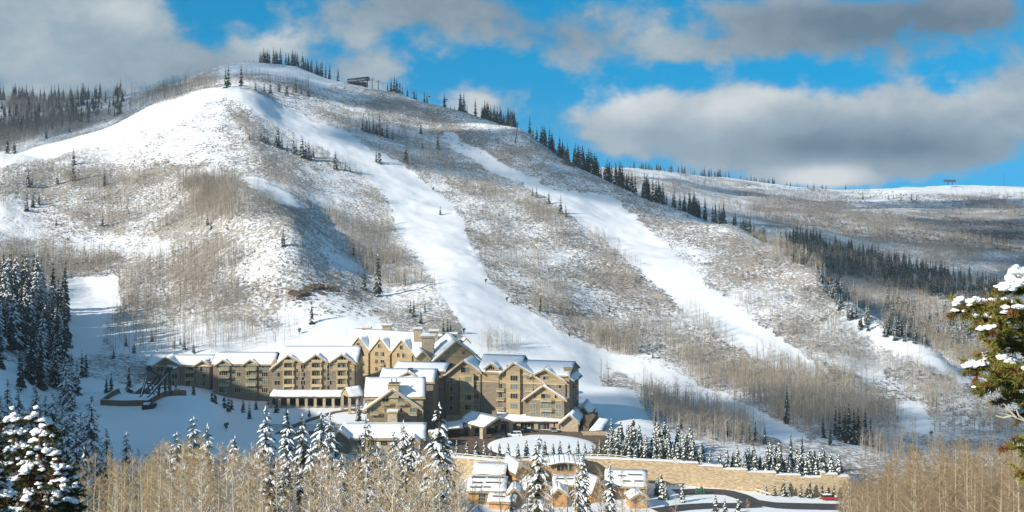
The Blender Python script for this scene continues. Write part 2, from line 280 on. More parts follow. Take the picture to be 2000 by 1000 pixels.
# gullies and bumps on the long slope (world positions)
PYV = HY - F*ZZ/YY
def paint(PYref):
    """cover fields, laid out on the ground itself"""
    return PYref
def inpoly(px, py, poly):
    inside = np.zeros(px.shape, bool); n = len(poly); j = n-1
    for i in range(n):
        xi, yi = poly[i]; xj, yj = poly[j]
        if yi != yj:
            c = ((yi > py) != (yj > py)) & (px < (xj-xi)*(py-yi)/(yj-yi)+xi); inside ^= c
        j = i
    return inside
RUNS = [
 # main run, second run, lower runs, far-right run, spur snowfield, shaded piste
 ([(428,170),(470,200),(520,232),(600,272),(650,302),(700,335),(745,365),(765,400),(775,450),(800,482),(840,530),(880,590),(905,640),(920,668),(1140,668),(1060,625),(1000,600),(950,545),(915,480),(897,430),(860,385),(810,340),(745,305),(690,268),(625,240),(555,213),(500,180),(450,168)], 560, 1090, 1.0),
 ([(905,640),(1060,622),(1120,660),(1180,690),(1260,705),(1330,737),(1420,778),(1530,830),(1570,856),(1530,866),(1420,815),(1300,768),(1200,722),(1165,735),(1175,768),(1210,795),(1285,835),(1370,862),(1330,880),(1190,868),(1120,850),(900,800)], 440, 700, 1.0),
 ([(940,300),(985,335),(1045,375),(1110,418),(1178,460),(1220,502),(1290,562),(1360,622),(1434,670),(1510,713),(1590,736),(1625,728),(1560,685),(1470,625),(1400,575),(1340,520),(1275,462),(1235,415),(1180,385),(1120,375),(1060,366),(1000,333),(940,296)], 560, 1150, 1.0),
 ([(862,262),(880,282),(960,332),(1000,352),(1010,338),(930,287),(880,260)], 560, 1150, .55),
 ([(1632,614),(1680,624),(1740,652),(1800,687),(1870,732),(1905,746),(1880,748),(1800,709),(1720,665),(1660,632)], 560, 760, 1.0),
 ([(-60,318),(0,300),(80,275),(180,245),(290,215),(360,190),(410,170),(445,172),(440,190),(400,205),(340,240),(270,262),(230,283),(150,287),(90,305),(0,322),(-60,340)], 800, 1075, 1.0),
 ([(125,545),(225,538),(228,590),(205,640),(195,690),(150,700),(110,650),(122,590)], 440, 700, .95),
 ([(465,346),(500,348),(560,376),(600,404),(560,398),(500,368)], 700, 900, 1.0),
 ([(350,332),(400,330),(440,340),(350,345)], 700, 900, .6),
 ([(150,700),(240,720),(380,765),(420,770),(500,815),(560,880),(560,1000),(150,1000),(140,800)], 330, 500, 1.0),
 ([(-40,690),(60,720),(120,780),(60,830),(-40,800)], 320, 520, 1.0),
 ([(220,650),(420,628),(560,640),(650,612),(740,632),(760,660),(560,700),(300,700),(230,690)], 500, 720, .40),
 ([(540,590),(640,575),(720,600),(740,640),(660,625),(560,640)], 540, 760, .3),
 ([(1640,700),(1760,712),(1880,750),(1900,800),(1760,770),(1650,745)], 500, 760, .3),
 ([(1745,785),(1800,785),(1830,850),(1770,840)], 450, 640, .9),
 ([(230,215),(420,190),(470,250),(520,330),(420,330),(250,300)], 780, 1090, .20),
 ([(-50,385),(100,400),(170,450),(60,470),(-50,465)], 640, 900, .22),
 ([(100,445),(330,470),(340,500),(180,500)], 600, 800, .25),
 ([(420,430),(560,420),(660,480),(720,560),(640,580),(520,560),(430,520)], 560, 800, .10),
 ([(400,150),(480,122),(560,130),(660,158),(640,172),(560,150),(490,140)], 1150, 1330, .9),
 ([(1480,350),(1700,362),(1900,395),(1700,425),(1620,400),(1500,385)], 1300, 2600, .15),
 ([(1190,322),(1330,340),(1420,366),(1300,362)], 1500, 2300, .2),
 ([(1700,352),(2100,352),(2100,378),(1700,378)], 1900, 2700, .3),
 ([(1940,372),(1975,385),(2100,420),(2100,430),(1980,398)], 1500, 2700, .8),
]
jx = fbm(XX, YY, 26, 3, 31)*13 + fbm(XX, YY, 6, 2, 35)*9; jy = fbm(XX, YY, 20, 3, 41)*10 + fbm(XX, YY, 6, 2, 45)*6
RUN = np.zeros_like(XX)
for poly, ya, yb, c in RUNS:
    m = inpoly(PXX+jx, PYV+jy, poly) & (YY > ya) & (YY < yb)
    RUN = np.where(m, np.maximum(RUN, c), RUN)
RUN = np.where((drv > .5) | (strip > .3) | (low > .5) | ((wpad > .5)), 1.0, RUN)
RUN = smooth(smooth(RUN, 1, 0), 1, 1)
# patches of low brush / rock showing through elsewhere
BRUSHP = [
 ([(-60,325),(120,330),(240,310),(480,335),(600,420),(690,560),(640,600),(300,625),(110,560),(-60,500)], .36), ([(1440,370),(2100,400),(2100,560),(1700,500),(1500,440)], .6),
 ([(420,190),(470,210),(500,260),(540,330),(470,330),(430,260)], .5), ([(700,175),(900,240),(1050,300),(1000,320),(880,270),(720,215)], .55),
 ([(1190,500),(1300,560),(1360,620),(1250,600),(1160,560)], .5), ([(1850,420),(2100,430),(2100,490),(1900,480),(1800,445)], .9),
 ([(1300,420),(1640,540),(1640,620),(1480,580),(1300,440)], .32), ([(540,490),(740,540),(700,600),(560,570)], .3), ([(240,310),(470,310),(440,335),(260,335)], .35),
 ([(1530,420),(1900,440),(2000,520),(1600,500)], .3), ([(1500,380),(1700,400),(1600,440),(1450,420)], .3)]
BR = np.zeros_like(XX)
for poly, c in BRUSHP: BR = np.where(inpoly(PXX+2*jx, PYV+2*jy, poly), c, BR)
BR = smooth(smooth(BR, 5, 0), 6, 1)
micro = (fbm(XX, YY, 5, 2, 51)*0.9)*(1-RUN)*sstep(540,640,YY)*(1-sstep(1500,2200,YY)*.0)
micro += RUN*sstep(560,640,YY)*(fbm(XX, YY, 11, 3, 61)*0.34+fbm(XX+YY*.4, YY*.25, 4, 2, 65)*0.15)
ZZ += micro
PYV = HY - F*ZZ/YY
PYMIN = np.minimum.accumulate(np.where(YY > 330, PYV, 4000), axis=0)
def ground(x, y):
    """terrain height at world x, y"""
    x = np.atleast_1d(np.asarray(x, float)); y = np.atleast_1d(np.asarray(y, float)); px = x/y*F+1000
    i = np.clip(np.searchsorted(ROWS, y)-1, 0, len(ROWS)-2); j = np.clip(np.searchsorted(PXS, px)-1, 0, len(PXS)-2)
    a = np.clip((y-ROWS[i])/(ROWS[i+1]-ROWS[i]),0,1); b = np.clip((px-PXS[j])/(PXS[j+1]-PXS[j]),0,1)
    v = ZZ/1.0
    return (v[i,j]*(1-a)*(1-b)+v[i+1,j]*a*(1-b)+v[i,j+1]*(1-a)*b+v[i+1,j+1]*a*b)
def spot(px, py):
    """the point of the terrain seen at pixel px, py (nan above the skyline)"""
    px = np.atleast_1d(np.asarray(px, float)); py = np.atleast_1d(np.asarray(py, float)); out = np.full((len(px), 3), np.nan)
    jj = np.clip(np.searchsorted(PXS, px), 0, len(PXS)-1)
    for k in range(len(px)):
        c = PYMIN[:, jj[k]]; i = int(np.searchsorted(-c, -py[k]))
        if 0 < i < len(ROWS):
            a, b = PYV[i-1, jj[k]], PYV[i, jj[k]]; t = np.clip((a-py[k])/(a-b+1e-9), 0, 1)
            y = ROWS[i-1]+t*(ROWS[i]-ROWS[i-1]); x = (px[k]-1000)/F*y; out[k] = (x, y, 0)
    ok = ~np.isnan(out[:,0]); out[ok, 2] = ground(out[ok,0], out[ok,1])
    return out
def at(px, Y):
    """ground point in the direction of column px at depth Y"""
    x = (px-1000)/F*Y; return (x, Y, float(ground(x, Y)[0]))
def pt(px, py, Y): return ((px-1000)/F*Y, Y, (HY-py)/F*Y)
def ground_mat():
    m = bpy.data.materials.new('snowy_ground'); m.use_nodes = True; nt = m.node_tree; N = nt.nodes; L = nt.links; b = N['Principled BSDF']
    b.inputs['Roughness'].default_value = 0.85; b.inputs['Specular IOR Level'].default_value = 0.15
    tc = N.new('ShaderNodeTexCoord'); 
    def noise(sc, det, rough=.6, stretch=None):
        n = N.new('ShaderNodeTexNoise'); n.inputs['Scale'].default_value = sc; n.inputs['Detail'].default_value = det; n.inputs['Roughness'].default_value = rough
        if stretch:
            mp = N.new('ShaderNodeMapping'); mp.inputs['Scale'].default_value = stretch; L.new(tc.outputs['Object'], mp.inputs[0]); L.new(mp.outputs[0], n.inputs['Vector'])
        else: L.new(tc.outputs['Object'], n.inputs['Vector'])
        return n.outputs[0]
    def mth(op, a, b2=None):
        n = N.new('ShaderNodeMath'); n.operation = op
        for i, x in enumerate((a, b2)):
            if x is None: continue
            if isinstance(x, (int, float)): n.inputs[i].default_value = x
            else: L.new(x, n.inputs[i])
        return n.outputs[0]
    at_ = N.new('ShaderNodeAttribute'); at_.attribute_name = 'cover'; sx = N.new('ShaderNodeSeparateColor'); L.new(at_.outputs['Color'], sx.inputs[0])
    run, br, far = sx.outputs[0], sx.outputs[1], sx.outputs[2]
    fine = noise(0.55, 5, .7); mid = noise(0.11, 4, .6); big = noise(0.022, 3, .5)
    s = mth('ADD', mth('MULTIPLY', fine, 0.95), mth('ADD', mth('MULTIPLY', mid, 0.36), mth('MULTIPLY', big, 0.46)))   # about .75
    s = mth('SUBTRACT', s, mth('MULTIPLY', run, 0.50)); s = mth('ADD', s, mth('MULTIPLY', br, 0.17))
    mr = N.new('ShaderNodeMapRange'); mr.interpolation_type = 'SMOOTHSTEP'; L.new(s, mr.inputs[0]); mr.inputs[1].default_value = 0.80; mr.inputs[2].default_value = 1.0
    cr = N.new('ShaderNodeValToRGB'); L.new(mid, cr.inputs[0]); e = cr.color_ramp.elements
    e[0].position = .35; e[0].color = (0.165, 0.15, 0.133, 1); e[1].position = .65; e[1].color = (0.35, 0.308, 0.26, 1)
    mx = N.new('ShaderNodeMix'); mx.data_type = 'RGBA'; L.new(mr.outputs[0], mx.inputs['Factor']); L.new(cr.outputs[0], mx.inputs['B'])
    sn = N.new('ShaderNodeValToRGB'); L.new(noise(0.05, 5), sn.inputs[0]); e = sn.color_ramp.elements
    e[0].position = .3; e[0].color = (0.76, 0.78, 0.81, 1); e[1].position = .7; e[1].color = (0.83, 0.84, 0.86, 1)
    L.new(sn.outputs[0], mx.inputs['A']); L.new(mx.outputs['Result'], b.inputs['Base Color'])
    bp = N.new('ShaderNodeBump'); bp.inputs['Strength'].default_value = 0.55; bp.inputs['Distance'].default_value = 0.9
    hgt = mth('ADD', mth('MULTIPLY', mr.outputs[0], 0.9), mth('MULTIPLY', noise(0.35, 4, .6, (.5, 1, 1)), 0.35)); L.new(hgt, bp.inputs['Height']); L.new(bp.outputs[0], b.inputs['Normal'])
    return m
M['ground'] = ground_mat()
def build_terrain():
    nr, nc = XX.shape; idx = np.arange(nr*nc).reshape(nr, nc)
    Q = np.stack([idx[:-1,:-1], idx[:-1,1:], idx[1:,1:], idx[1:,:-1]], -1).reshape(-1, 4)
    me = np_mesh('ground', np.stack([XX, YY, ZZ], -1).reshape(-1, 3), Q, [M['ground']], smooth=True)
    a = me.color_attributes.new('cover', 'FLOAT_COLOR', 'POINT')
    c = np.ones((nr*nc, 4), np.float32); c[:,0] = RUN.ravel(); c[:,1] = BR.ravel(); c[:,2] = 0
    a.data.foreach_set('color', c.ravel())
    tag(link('ground', me), kind='structure')
build_terrain()

# ---------------------------------------------------------------- unseen clouds added towards the sun, placed to shade chosen stretches of ground
def cloud_mat():
    m = bpy.data.materials.new('shade_cloud'); m.use_nodes = True; nt = m.node_tree; N = nt.nodes; L = nt.links; N.clear(); o = N.new('ShaderNodeOutputMaterial'); mx = N.new('ShaderNodeMixShader'); t = N.new('ShaderNodeBsdfTransparent'); d = N.new('ShaderNodeBsdfDiffuse'); d.inputs[0].default_value = (.9,.9,.92,1)
    tc = N.new('ShaderNodeTexCoord'); n = N.new('ShaderNodeTexNoise'); n.inputs['Scale'].default_value = .012; n.inputs['Detail'].default_value = 6; L.new(tc.outputs['Object'], n.inputs[0]); mr = N.new('ShaderNodeMapRange'); L.new(n.outputs[0], mr.inputs[0]); mr.inputs[1].default_value = .36; mr.inputs[2].default_value = .56; mr.inputs[3].default_value = .12; mr.inputs[4].default_value = .62
    L.new(mr.outputs[0], mx.inputs[0]); L.new(t.outputs[0], mx.inputs[1]); L.new(d.outputs[0], mx.inputs[2]); L.new(mx.outputs[0], o.inputs[0]); return m
M['shade_cloud'] = cloud_mat()
def cloud(X, Y, rx, ry, rot, alt, seed):  # added shade caster, out of view on the sun's path above X, Y
    z = float(ground(X, Y)[0]); t = (alt-z)/sun_dir[2]; c = np.array((X,Y,z))+np.array(sun_dir)*t; n1, n2 = 64, 16; vs = []; ca, sa = math.cos(R(rot)), math.sin(R(rot))
    for j in range(n2+1):
        for i in range(n1):
            a, b = 2*math.pi*i/n1, math.pi*j/n2-math.pi/2; r = 1+.55*float(fbm(np.array([math.cos(a)*1.6+seed*9.]), np.array([math.sin(a)*1.6+b*.7]), 1.0, 4, seed)[0])
            x, y = math.cos(a)*math.cos(b)*rx*r, math.sin(a)*math.cos(b)*ry*r; vs.append((x*ca-y*sa, x*sa+y*ca, math.sin(b)*min(rx,ry)*.35*r))
    me = np_mesh('cloud', vs, [(j*n1+i, j*n1+(i+1)%n1, (j+1)*n1+(i+1)%n1, (j+1)*n1+i) for j in range(n2) for i in range(n1)], [M['shade_cloud']], smooth=True); o = link('cloud', me, loc=tuple(c)); tag(o, kind='structure')
for k, c in enumerate(((-110,1235,215,85,-24,620),(-470,1190,260,150,8,620),(390,1120,310,165,-20,620),(520,1850,330,110,0,700),(620,1450,120,100,0,650),(170,520,130,42,-8,520))): cloud(*c, k+3)
# ---------------------------------------------------------------- plants: templates are triangle soups (V, T, material index), height 1 unit = real metres
class TB:
    def __init__(s): s.V = []; s.T = []; s.m = []; s.n = 0
    def tri(s, a, b, c, m):
        s.V += [a, b, c]; s.T.append((s.n, s.n+1, s.n+2)); s.m.append(m); s.n += 3
    def quad(s, a, b, c, d, m): s.tri(a, b, c, m); s.tri(a, c, d, m)
    def tube(s, pts, rad, m, n=5):
        rings = []
        for i, p in enumerate(pts):
            d = np.subtract(pts[min(i+1, len(pts)-1)], pts[max(i-1, 0)]); d = d/(np.linalg.norm(d)+1e-9)
            a = np.cross(d, (0,0,1.0)) if abs(d[2]) < .9 else np.cross(d, (0,1.0,0)); a /= np.linalg.norm(a); b = np.cross(d, a)
            rings.append([np.asarray(p)+rad[i]*(a*math.cos(2*math.pi*k/n)+b*math.sin(2*math.pi*k/n)) for k in range(n)])
        for r0, r1 in zip(rings[:-1], rings[1:]):
            for k in range(n): s.quad(r0[k], r0[(k+1)%n], r1[(k+1)%n], r1[k], m)
    def arr(s): return (np.array(s.V, np.float32).reshape(-1,3), np.array(s.T, np.int32).reshape(-1,3), np.array(s.m, np.int32))
def rot2(v, a): c, s_ = math.cos(a), math.sin(a); return np.array((v[0]*c-v[1]*s_, v[0]*s_+v[1]*c, v[2]))
def spruce_hi(seed, H=20.0, Rm=2.3, snow=0.6, whorls=34, per=8):
    rg = random.Random(seed); tr = TB(); cr = TB(); sn = TB()
    lean = (rg.uniform(-.15,.15), rg.uniform(-.15,.15))
    tr.tube([(0,0,-1.5),(lean[0]*.3,lean[1]*.3,H*.45),(lean[0],lean[1],H)], [.26,.17,.02], 0, 6)
    for w in range(whorls):
        t = (w+rg.uniform(-.35,.35))/whorls; z = H*(.05+.94*max(0,t)); L0 = Rm*(1-max(0,t))**.62*(.86+.14*math.sin(w*2.1))+.12
        for k in range(per if t < .85 else 5):
            if rg.random() < .10: continue
            a = 2*math.pi*(k+rg.random()*.8)/per+w*1.3; L = L0*rg.uniform(.62,1.15); zz = z+rg.uniform(-.25,.25)
            up = .15*L; drop = -.40*L*rg.uniform(.7,1.3)
            P = [np.array((L*f, 0, up*4*f*(1-f)+drop*f*f)) for f in (0.05,.4,.75,1.0)]
            wd = [.05*L+.05, .26*L+.06, .20*L+.05, .02]
            ring = [(rot2(p+np.array((0,-q,-.12*q)), a)+(0,0,zz), rot2(p+np.array((0,0,.10*L*.4)), a)+(0,0,zz), rot2(p+np.array((0,q,-.12*q)), a)+(0,0,zz)) for p, q in zip(P, wd)]
            # ragged fronds: each segment a pair of needles plates with gaps, plus hanging twig tips
            for i in range(3):
                l0, c0, r0 = ring[i]; l1, c1, r1 = ring[i+1]
                cr.tri(c0, l0*.3+l1*.7, c1, 0); cr.tri(c0, c1, r0*.3+r1*.7, 0)
                for sd_, e in ((l0,l1),(r0,r1)):
                    b0 = c0*.5+c1*.5; tip = sd_*.4+e*.6+np.array((rg.uniform(-.12,.12), rg.uniform(-.12,.12), -rg.uniform(.1,.32)))*min(1,L)
                    b1 = b0+np.array((rg.uniform(-.1,.1), rg.uniform(-.1,.1), .02)); cr.tri(b0, tip, b1+(sd_-c0)*.5, 0)
            if rg.random() < snow:
                i0 = rg.choice((0,1,1)); 
                for i in range(i0, 3):
                    l0, c0, r0 = ring[i]; l1, c1, r1 = ring[i+1]; k_ = rg.uniform(.45,.85); h = np.array((0,0,.07+.10*rg.random()))
                    A0 = c0*(1-k_)+l0*k_+h*.4; B0 = c0+h*1.5; C0 = c0*(1-k_)+r0*k_+h*.4; A1 = c1*(1-k_)+l1*k_+h*.4; B1 = c1+h*1.3; C1 = c1*(1-k_)+r1*k_+h*.4
                    sn.quad(A0, A1, B1, B0, 0); sn.quad(B0, B1, C1, C0, 0)
    for k in range(4):
        a = k*1.57; sn.tri((lean[0],lean[1],H+.1),(lean[0]+.12*math.cos(a),lean[1]+.12*math.sin(a),H-.5),(lean[0]+.12*math.cos(a+1.6),lean[1]+.12*math.sin(a+1.6),H-.5),0)
    return dict(trunk=tr.arr(), crown=cr.arr(), snow=sn.arr(), H=H)
def spruce_mid(seed, H=16.0, Rm=2.0, snow=0.3, whorls=15, per=6):
    rg = random.Random(seed); tr = TB(); cr = TB()
    tr.tube([(0,0,-1.0),(0,0,H*.9)], [.2,.03], 2, 4)
    for w in range(whorls):
        t = (w+rg.uniform(-.3,.3))/whorls; z = H*(.05+.93*max(0,t)); L0 = Rm*(1-max(0,t))**.85*rg.uniform(.8,1.15)+.14
        for k in range(per):
            a = 2*math.pi*(k+rg.random()*.8)/per+w; L = L0*rg.uniform(.6,1.2); zz = z+rg.uniform(-.3,.3); wd = .42*L+.1
            b = np.array((0,0,zz+.3)); l = rot2((L*.7,-wd,-.28*L), a)+(0,0,zz); r = rot2((L*.7,wd,-.28*L), a)+(0,0,zz); tip = rot2((L,0,-.45*L), a)+(0,0,zz); c = rot2((L*.55,0,.06*L), a)+(0,0,zz)
            cr.tri(b, l, c, 0); cr.tri(b, c, r, 0); cr.tri(c, l, tip, 0); cr.tri(c, tip, r, 0)
            if rg.random() < snow:
                h = np.array((0,0,.12)); k_ = .55
                cr.tri(c*.5+b*.5+h, c*(1-k_)+l*k_+h, tip*.8+c*.2+h, 1); cr.tri(c*.5+b*.5+h, tip*.8+c*.2+h, c*(1-k_)+r*k_+h, 1)
    cr.tri((0,-.1,H*.93),(0,.1,H*.93),(0,0,H),0); cr.tri((-.1,0,H*.93),(.1,0,H*.93),(0,0,H),0)
    return dict(trunk=tr.arr(), crown=cr.arr(), H=H)
def aspen_hi(seed, H=14.0, snow=0.5, nb=30, lean=.4):
    rg = random.Random(seed); tr = TB(); cr = TB(); sn = TB()
    n = 7; pts = [np.array((0,0,-1.0))]; x = y = 0; lx, ly = rg.uniform(-lean,lean), rg.uniform(-lean,lean)
    for i in range(1, n+1):
        x += lx*.25+rg.uniform(-.12,.12); y += ly*.25+rg.uniform(-.12,.12); pts.append(np.array((x,y,H*i/n)))
    tr.tube(pts, [.115*(1-.93*(i/n)**1.1)+.008 for i in range(n+1)], 0, 5)
    def on(t): f = t*n; i = min(int(f), n-1); return pts[i]*(1-(f-i))+pts[i+1]*(f-i)
    def ribbon(tb, a, b, w, m):
        d = b-a; s1 = np.cross(d, (rg.uniform(-.4,.4), 1.0, .3)); s1 = s1/(np.linalg.norm(s1)+1e-9)*w; s2 = np.cross(d, s1); s2 = s2/(np.linalg.norm(s2)+1e-9)*w
        tb.tri(a-s1, a+s1, b, m); tb.tri(a-s2, a+s2, b, m)
    for k in range(nb):
        t = .30+.68*((k+rg.random())/nb); a = rg.uniform(0, 6.28); L = (2.6*(1-t)**.7+.45)*rg.uniform(.6,1.25); el = rg.uniform(.35,1.0)
        p0 = on(t); d = np.array((math.cos(a)*math.cos(el), math.sin(a)*math.cos(el), math.sin(el)))
        p1 = p0+d*L*.55+np.array((0,0,-.05*L)); p2 = p1+(d+np.array((rg.uniform(-.3,.3),rg.uniform(-.3,.3),rg.uniform(.0,.4))))*L*.45
        tr.tube([p0,p1,p2], [.035*(1-t)+.018, .016, .006], 0, 3)
        if rg.random() < snow:
            h = np.array((0,0,.03)); sn.quad(p0+h+(.03,0,0), p1+h+(.03,0,0), p1+h-(.03,0,0), p0+h-(.03,0,0), 0); sn.tri(p1+h+(.0,.035,0), p2+h, p1+h-(.0,.035,0), 0)
        for j in range(9):
            f = rg.uniform(.2,1.0); q = (p0*(1-f*2)+p1*f*2) if f < .5 else (p1*(2-2*f)+p2*(2*f-1))
            dd = d*.7+np.array((rg.uniform(-.8,.8), rg.uniform(-.8,.8), rg.uniform(-.1,.8))); dd /= np.linalg.norm(dd); l = rg.uniform(.3,.95)*(.5+.5*(1-t)); e = q+dd*l
            ribbon(cr, q, e, .014, 0)
            for i in range(3):
                g = rg.uniform(.3,.95); q2 = q+(e-q)*g; d2 = dd+np.array((rg.uniform(-.9,.9), rg.uniform(-.9,.9), rg.uniform(-.3,.7))); ribbon(cr, q2, q2+d2*rg.uniform(.12,.32), .010, 0)
            if rg.random() < snow*.8:
                h = np.array((0,0,.025)); w_ = np.array((-dd[1],dd[0],0))*.03; sn.tri(q+h-w_*1.4, q+h+w_*1.4, e+h, 0)
    return dict(trunk=tr.arr(), crown=cr.arr(), snow=sn.arr(), H=H)
def aspen_lo(seed, H=11.0, nb=9, tw=16, spread=1.0, w=.05):
    """small bare tree: pale trunk, a rounded cloud of fine twigs in the upper two thirds"""
    rg = random.Random(seed); tr = TB(); lx, ly = rg.uniform(-.5,.5), rg.uniform(-.5,.5); Ht = H*.88; top = np.array((lx,ly,Ht))
    tr.tube([(0,0,-.8),(lx*.4,ly*.4,H*.5),top], [.10,.06,.012], 0, 3)
    for k in range(nb):
        t = .34+.60*rg.random(); a = rg.uniform(0,6.28); L = (1.9*math.sin(math.pi*min(1,max(.06,(1.02-t)/.8)))**.8+.5)*rg.uniform(.7,1.2)*spread
        p = np.array((lx*t,ly*t,Ht*t)); e = p+np.array((math.cos(a)*L*.8, math.sin(a)*L*.8, L*.62)); s_ = np.array((-math.sin(a),math.cos(a),.3))*.03; tr.tri(p-s_, p+s_, e, 0)
        for j in range(tw//nb+1):
            f = rg.uniform(.25,1); q = p+(e-p)*f; d = np.array((rg.gauss(0,.75), rg.gauss(0,.75), rg.gauss(.28,.55))); l = rg.uniform(.45,1.0)
            s_ = np.array((rg.uniform(-1,1),rg.uniform(-1,1),rg.uniform(-.3,.3)))*w; tr.tri(q-s_, q+s_, q+d*l, 1)
    return tr.arr()
def shrub_lo(seed, r=1.0, n=12):
    rg = random.Random(seed); tr = TB()
    for k in range(n):
        a = rg.uniform(0,6.28); el = rg.uniform(.35,1.4); L = r*rg.uniform(.6,1.3); d = np.array((math.cos(a)*math.cos(el), math.sin(a)*math.cos(el), math.sin(el)*.9))
        p = np.array((rg.uniform(-.3,.3)*r, rg.uniform(-.3,.3)*r, -.15)); s_ = np.array((-math.sin(a),math.cos(a),rg.uniform(-.5,.5)))*.10*r; tr.tri(p-s_*.6, p+d*L*.6+s_, p+d*L, 0); tr.tri(p, p+d*L-s_*2, p+d*L*.7, 0)
    return tr.arr()
def merged(name, items, mats, kind='stuff'):
    """items: (template, points Nx3, scale N, rot N) -> one mesh"""
    Vs, Ts, Ms = [], [], []; off = 0
    for (V, T, m), P, S, A in items:
        n = len(P)
        if n == 0: continue
        c, s_ = np.cos(A)[:,None], np.sin(A)[:,None]
        x = V[None,:,0]*c-V[None,:,1]*s_; y = V[None,:,0]*s_+V[None,:,1]*c; z = np.repeat(V[None,:,2], n, 0)
        W = np.stack([x,y,z],-1)*S[:,None,None]+P[:,None,:]
        Vs.append(W.reshape(-1,3)); Ts.append((T[None]+np.arange(n)[:,None,None]*len(V)+off).reshape(-1,3)); Ms.append(np.tile(m,n)); off += n*len(V)
    if not Vs: return None
    me = np_mesh(name, np.concatenate(Vs), np.concatenate(Ts), mats, np.concatenate(Ms)); return tag(link(name, me), kind=kind)
def pmesh(name, a, mats): return np_mesh(name, a[0], a[1], mats, a[2])

# ---- conifers -----------------------------------------------------------------------------------
HI = [spruce_hi(i, 20, r, s) for i, (r, s) in enumerate([(3.2,.35),(2.8,.45),(3.4,.45),(3.0,.55),(3.6,.68),(3.2,.62)])]
HI_ME = [dict(trunk=pmesh('spruce_trunk', h['trunk'], [M['bark']]), crown=pmesh('spruce_crown', h['crown'], [M['needles']]), snow=pmesh('spruce_snow', h['snow'], [M['tree_snow']])) for h in HI]
MID = [spruce_mid(20+i, 16, r, s) for i, (r, s) in enumerate([(2.4,.14),(2.0,.10),(2.6,.16),(2.4,.6),(2.6,.7),(2.2,.55)])]
FM = [M['far_needles'], M['tree_snow'], M['bark']]
def cat_arr(*arrs):
    Vs, Ts, Ms, o = [], [], [], 0
    for V, T, m in arrs: Vs.append(V); Ts.append(T+o); Ms.append(m); o += len(V)
    return np.concatenate(Vs), np.concatenate(Ts), np.concatenate(Ms)
MIDA = [cat_arr(m['crown'], m['trunk']) for m in MID]
MID_ME = [dict(trunk=pmesh('spruce_trunk', m['trunk'], FM), crown=pmesh('spruce_crown', m['crown'], FM), all=pmesh('spruce', a, FM)) for m, a in zip(MID, MIDA)]
SPR = []          # x, y, z, height, pixel height, snowy, group, label
def add_spruce(p, hpx, snowy, group, label):
    h = hpx*p[1]/F; SPR.append((p[0], p[1], p[2], h, hpx, snowy, group, label))
def spr_on(pts, snowy, group, label):
    P = spot([q[0] for q in pts], [q[1] for q in pts])
    for p, q in zip(P, pts):
        if not np.isnan(p[0]): add_spruce(p, q[2], snowy, group, label)
def skyline(px, back=0.0, y0=700):
    j = int(np.argmin(abs(PXS-px))); i = int(np.argmin(np.where((YY[:,j] > y0), PYV[:,j], 9e3))); Y = ROWS[i]+back; return at(px, Y), PYV[i,j]
def row_on_skyline(x0, x1, n, h0, h1, snowy, group, label, back=6, y0=700, ymax=9e9, clump=True):
    rg = random.Random(int(x0*7+n)); c = [rg.uniform(x0,x1) for _ in range(max(2,n//4))]
    for k in range(n):
        px = (rg.gauss(rg.choice(c), (x1-x0)/n*1.6) if clump and rg.random() < .75 else rg.uniform(x0,x1)); px = min(max(px,x0),x1)
        j = int(np.argmin(abs(PXS-px))); sel = (ROWS > y0)&(ROWS < ymax); i = int(np.argmin(np.where(sel, PYV[:,j], 9e3))); Y = ROWS[i]+rg.uniform(-2,back)
        add_spruce(at(px, Y), rg.uniform(h0,h1)*rg.choice((.6,.85,1,1)), snowy, group, label)
rr = random.Random(5)
g = 'dark spruces along the far left skyline'
pts = [(rr.uniform(-20,240), 0, rr.uniform(16,30)) for k in range(130)]; spr_on([(a, np.interp(a,[-20,240],[212,196])+rr.uniform(0,60)*(1-.5*a/240), h) for a, _, h in pts], 0, 'dark spruces in the far left wood', 'dark spruce in the wood behind the left spur')
row_on_skyline(-30, 245, 90, 20, 38, 0, g, 'dark spruce on the skyline of the left forest ridge', 25, 1120)
g = 'dark spruces standing on the summit ridge'
row_on_skyline(508, 668, 56, 22, 36, 0, g, 'dark spruce on the summit ridge left of the lift station', 8, 1150)
add_spruce(skyline(462)[0], 9, 0, 'tiny pair', 'x'); SPR.pop()
spr_on([(441,172,40),(446,170,46)], 0, 'pair of spruces on the snowy brow', 'one of the paired dark spruces on the snowy brow below the summit')
spr_on([(471,168,45)], 0, None, 'broad lone dark spruce on the snowy brow just below the summit')
for px in (478,487,495,500): add_spruce(skyline(px,3)[0], rr.uniform(5,9), 0, 'tiny young firs on the bare summit', 'tiny dark fir on the bare white summit left of the ridge trees')
g = 'dark spruces down the right ridge'
lab = 'dark spruce on the skyline below the summit lift station'
for px, h in ((757,20),(764,28),(770,36),(775,32),(781,26),(786,20),(796,18),(809,20),(813,16),(829,24),(834,20),(868,30),(880,9),(888,8)): add_spruce(skyline(px,4)[0], h, 0, g, lab)
row_on_skyline(896, 1012, 60, 22, 40, 0, 'dark spruces on the middle of the right ridge', 'dark spruce in the row on the middle of the right ridge', 10)
row_on_skyline(1030, 1112, 54, 26, 44, 0, 'dark spruces on the lower right ridge', 'dark spruce on the ridge against the grey cloud', 12, 700, 1300)
row_on_skyline(1112, 1212, 64, 34, 52, 0, 'spruces where the ridge meets the far hill', 'spruce on the ridge where the far hill begins', 16, 700, 1300)
row_on_skyline(1212, 1425, 100, 32, 52, 0, 'spruces behind the right ridge', 'spruce behind the brown shoulder of the right ridge', 22, 700, 1200)
row_on_skyline(1425, 1510, 30, 26, 40, 0, 'spruces behind the right ridge', 'spruce behind the brown shoulder of the right ridge', 22, 700, 1100)
row_on_skyline(1510, 1620, 24, 26, 40, 1, 'snowy spruces at the ridge end', 'snowy spruce behind the low end of the right ridge', 50, 600, 950)
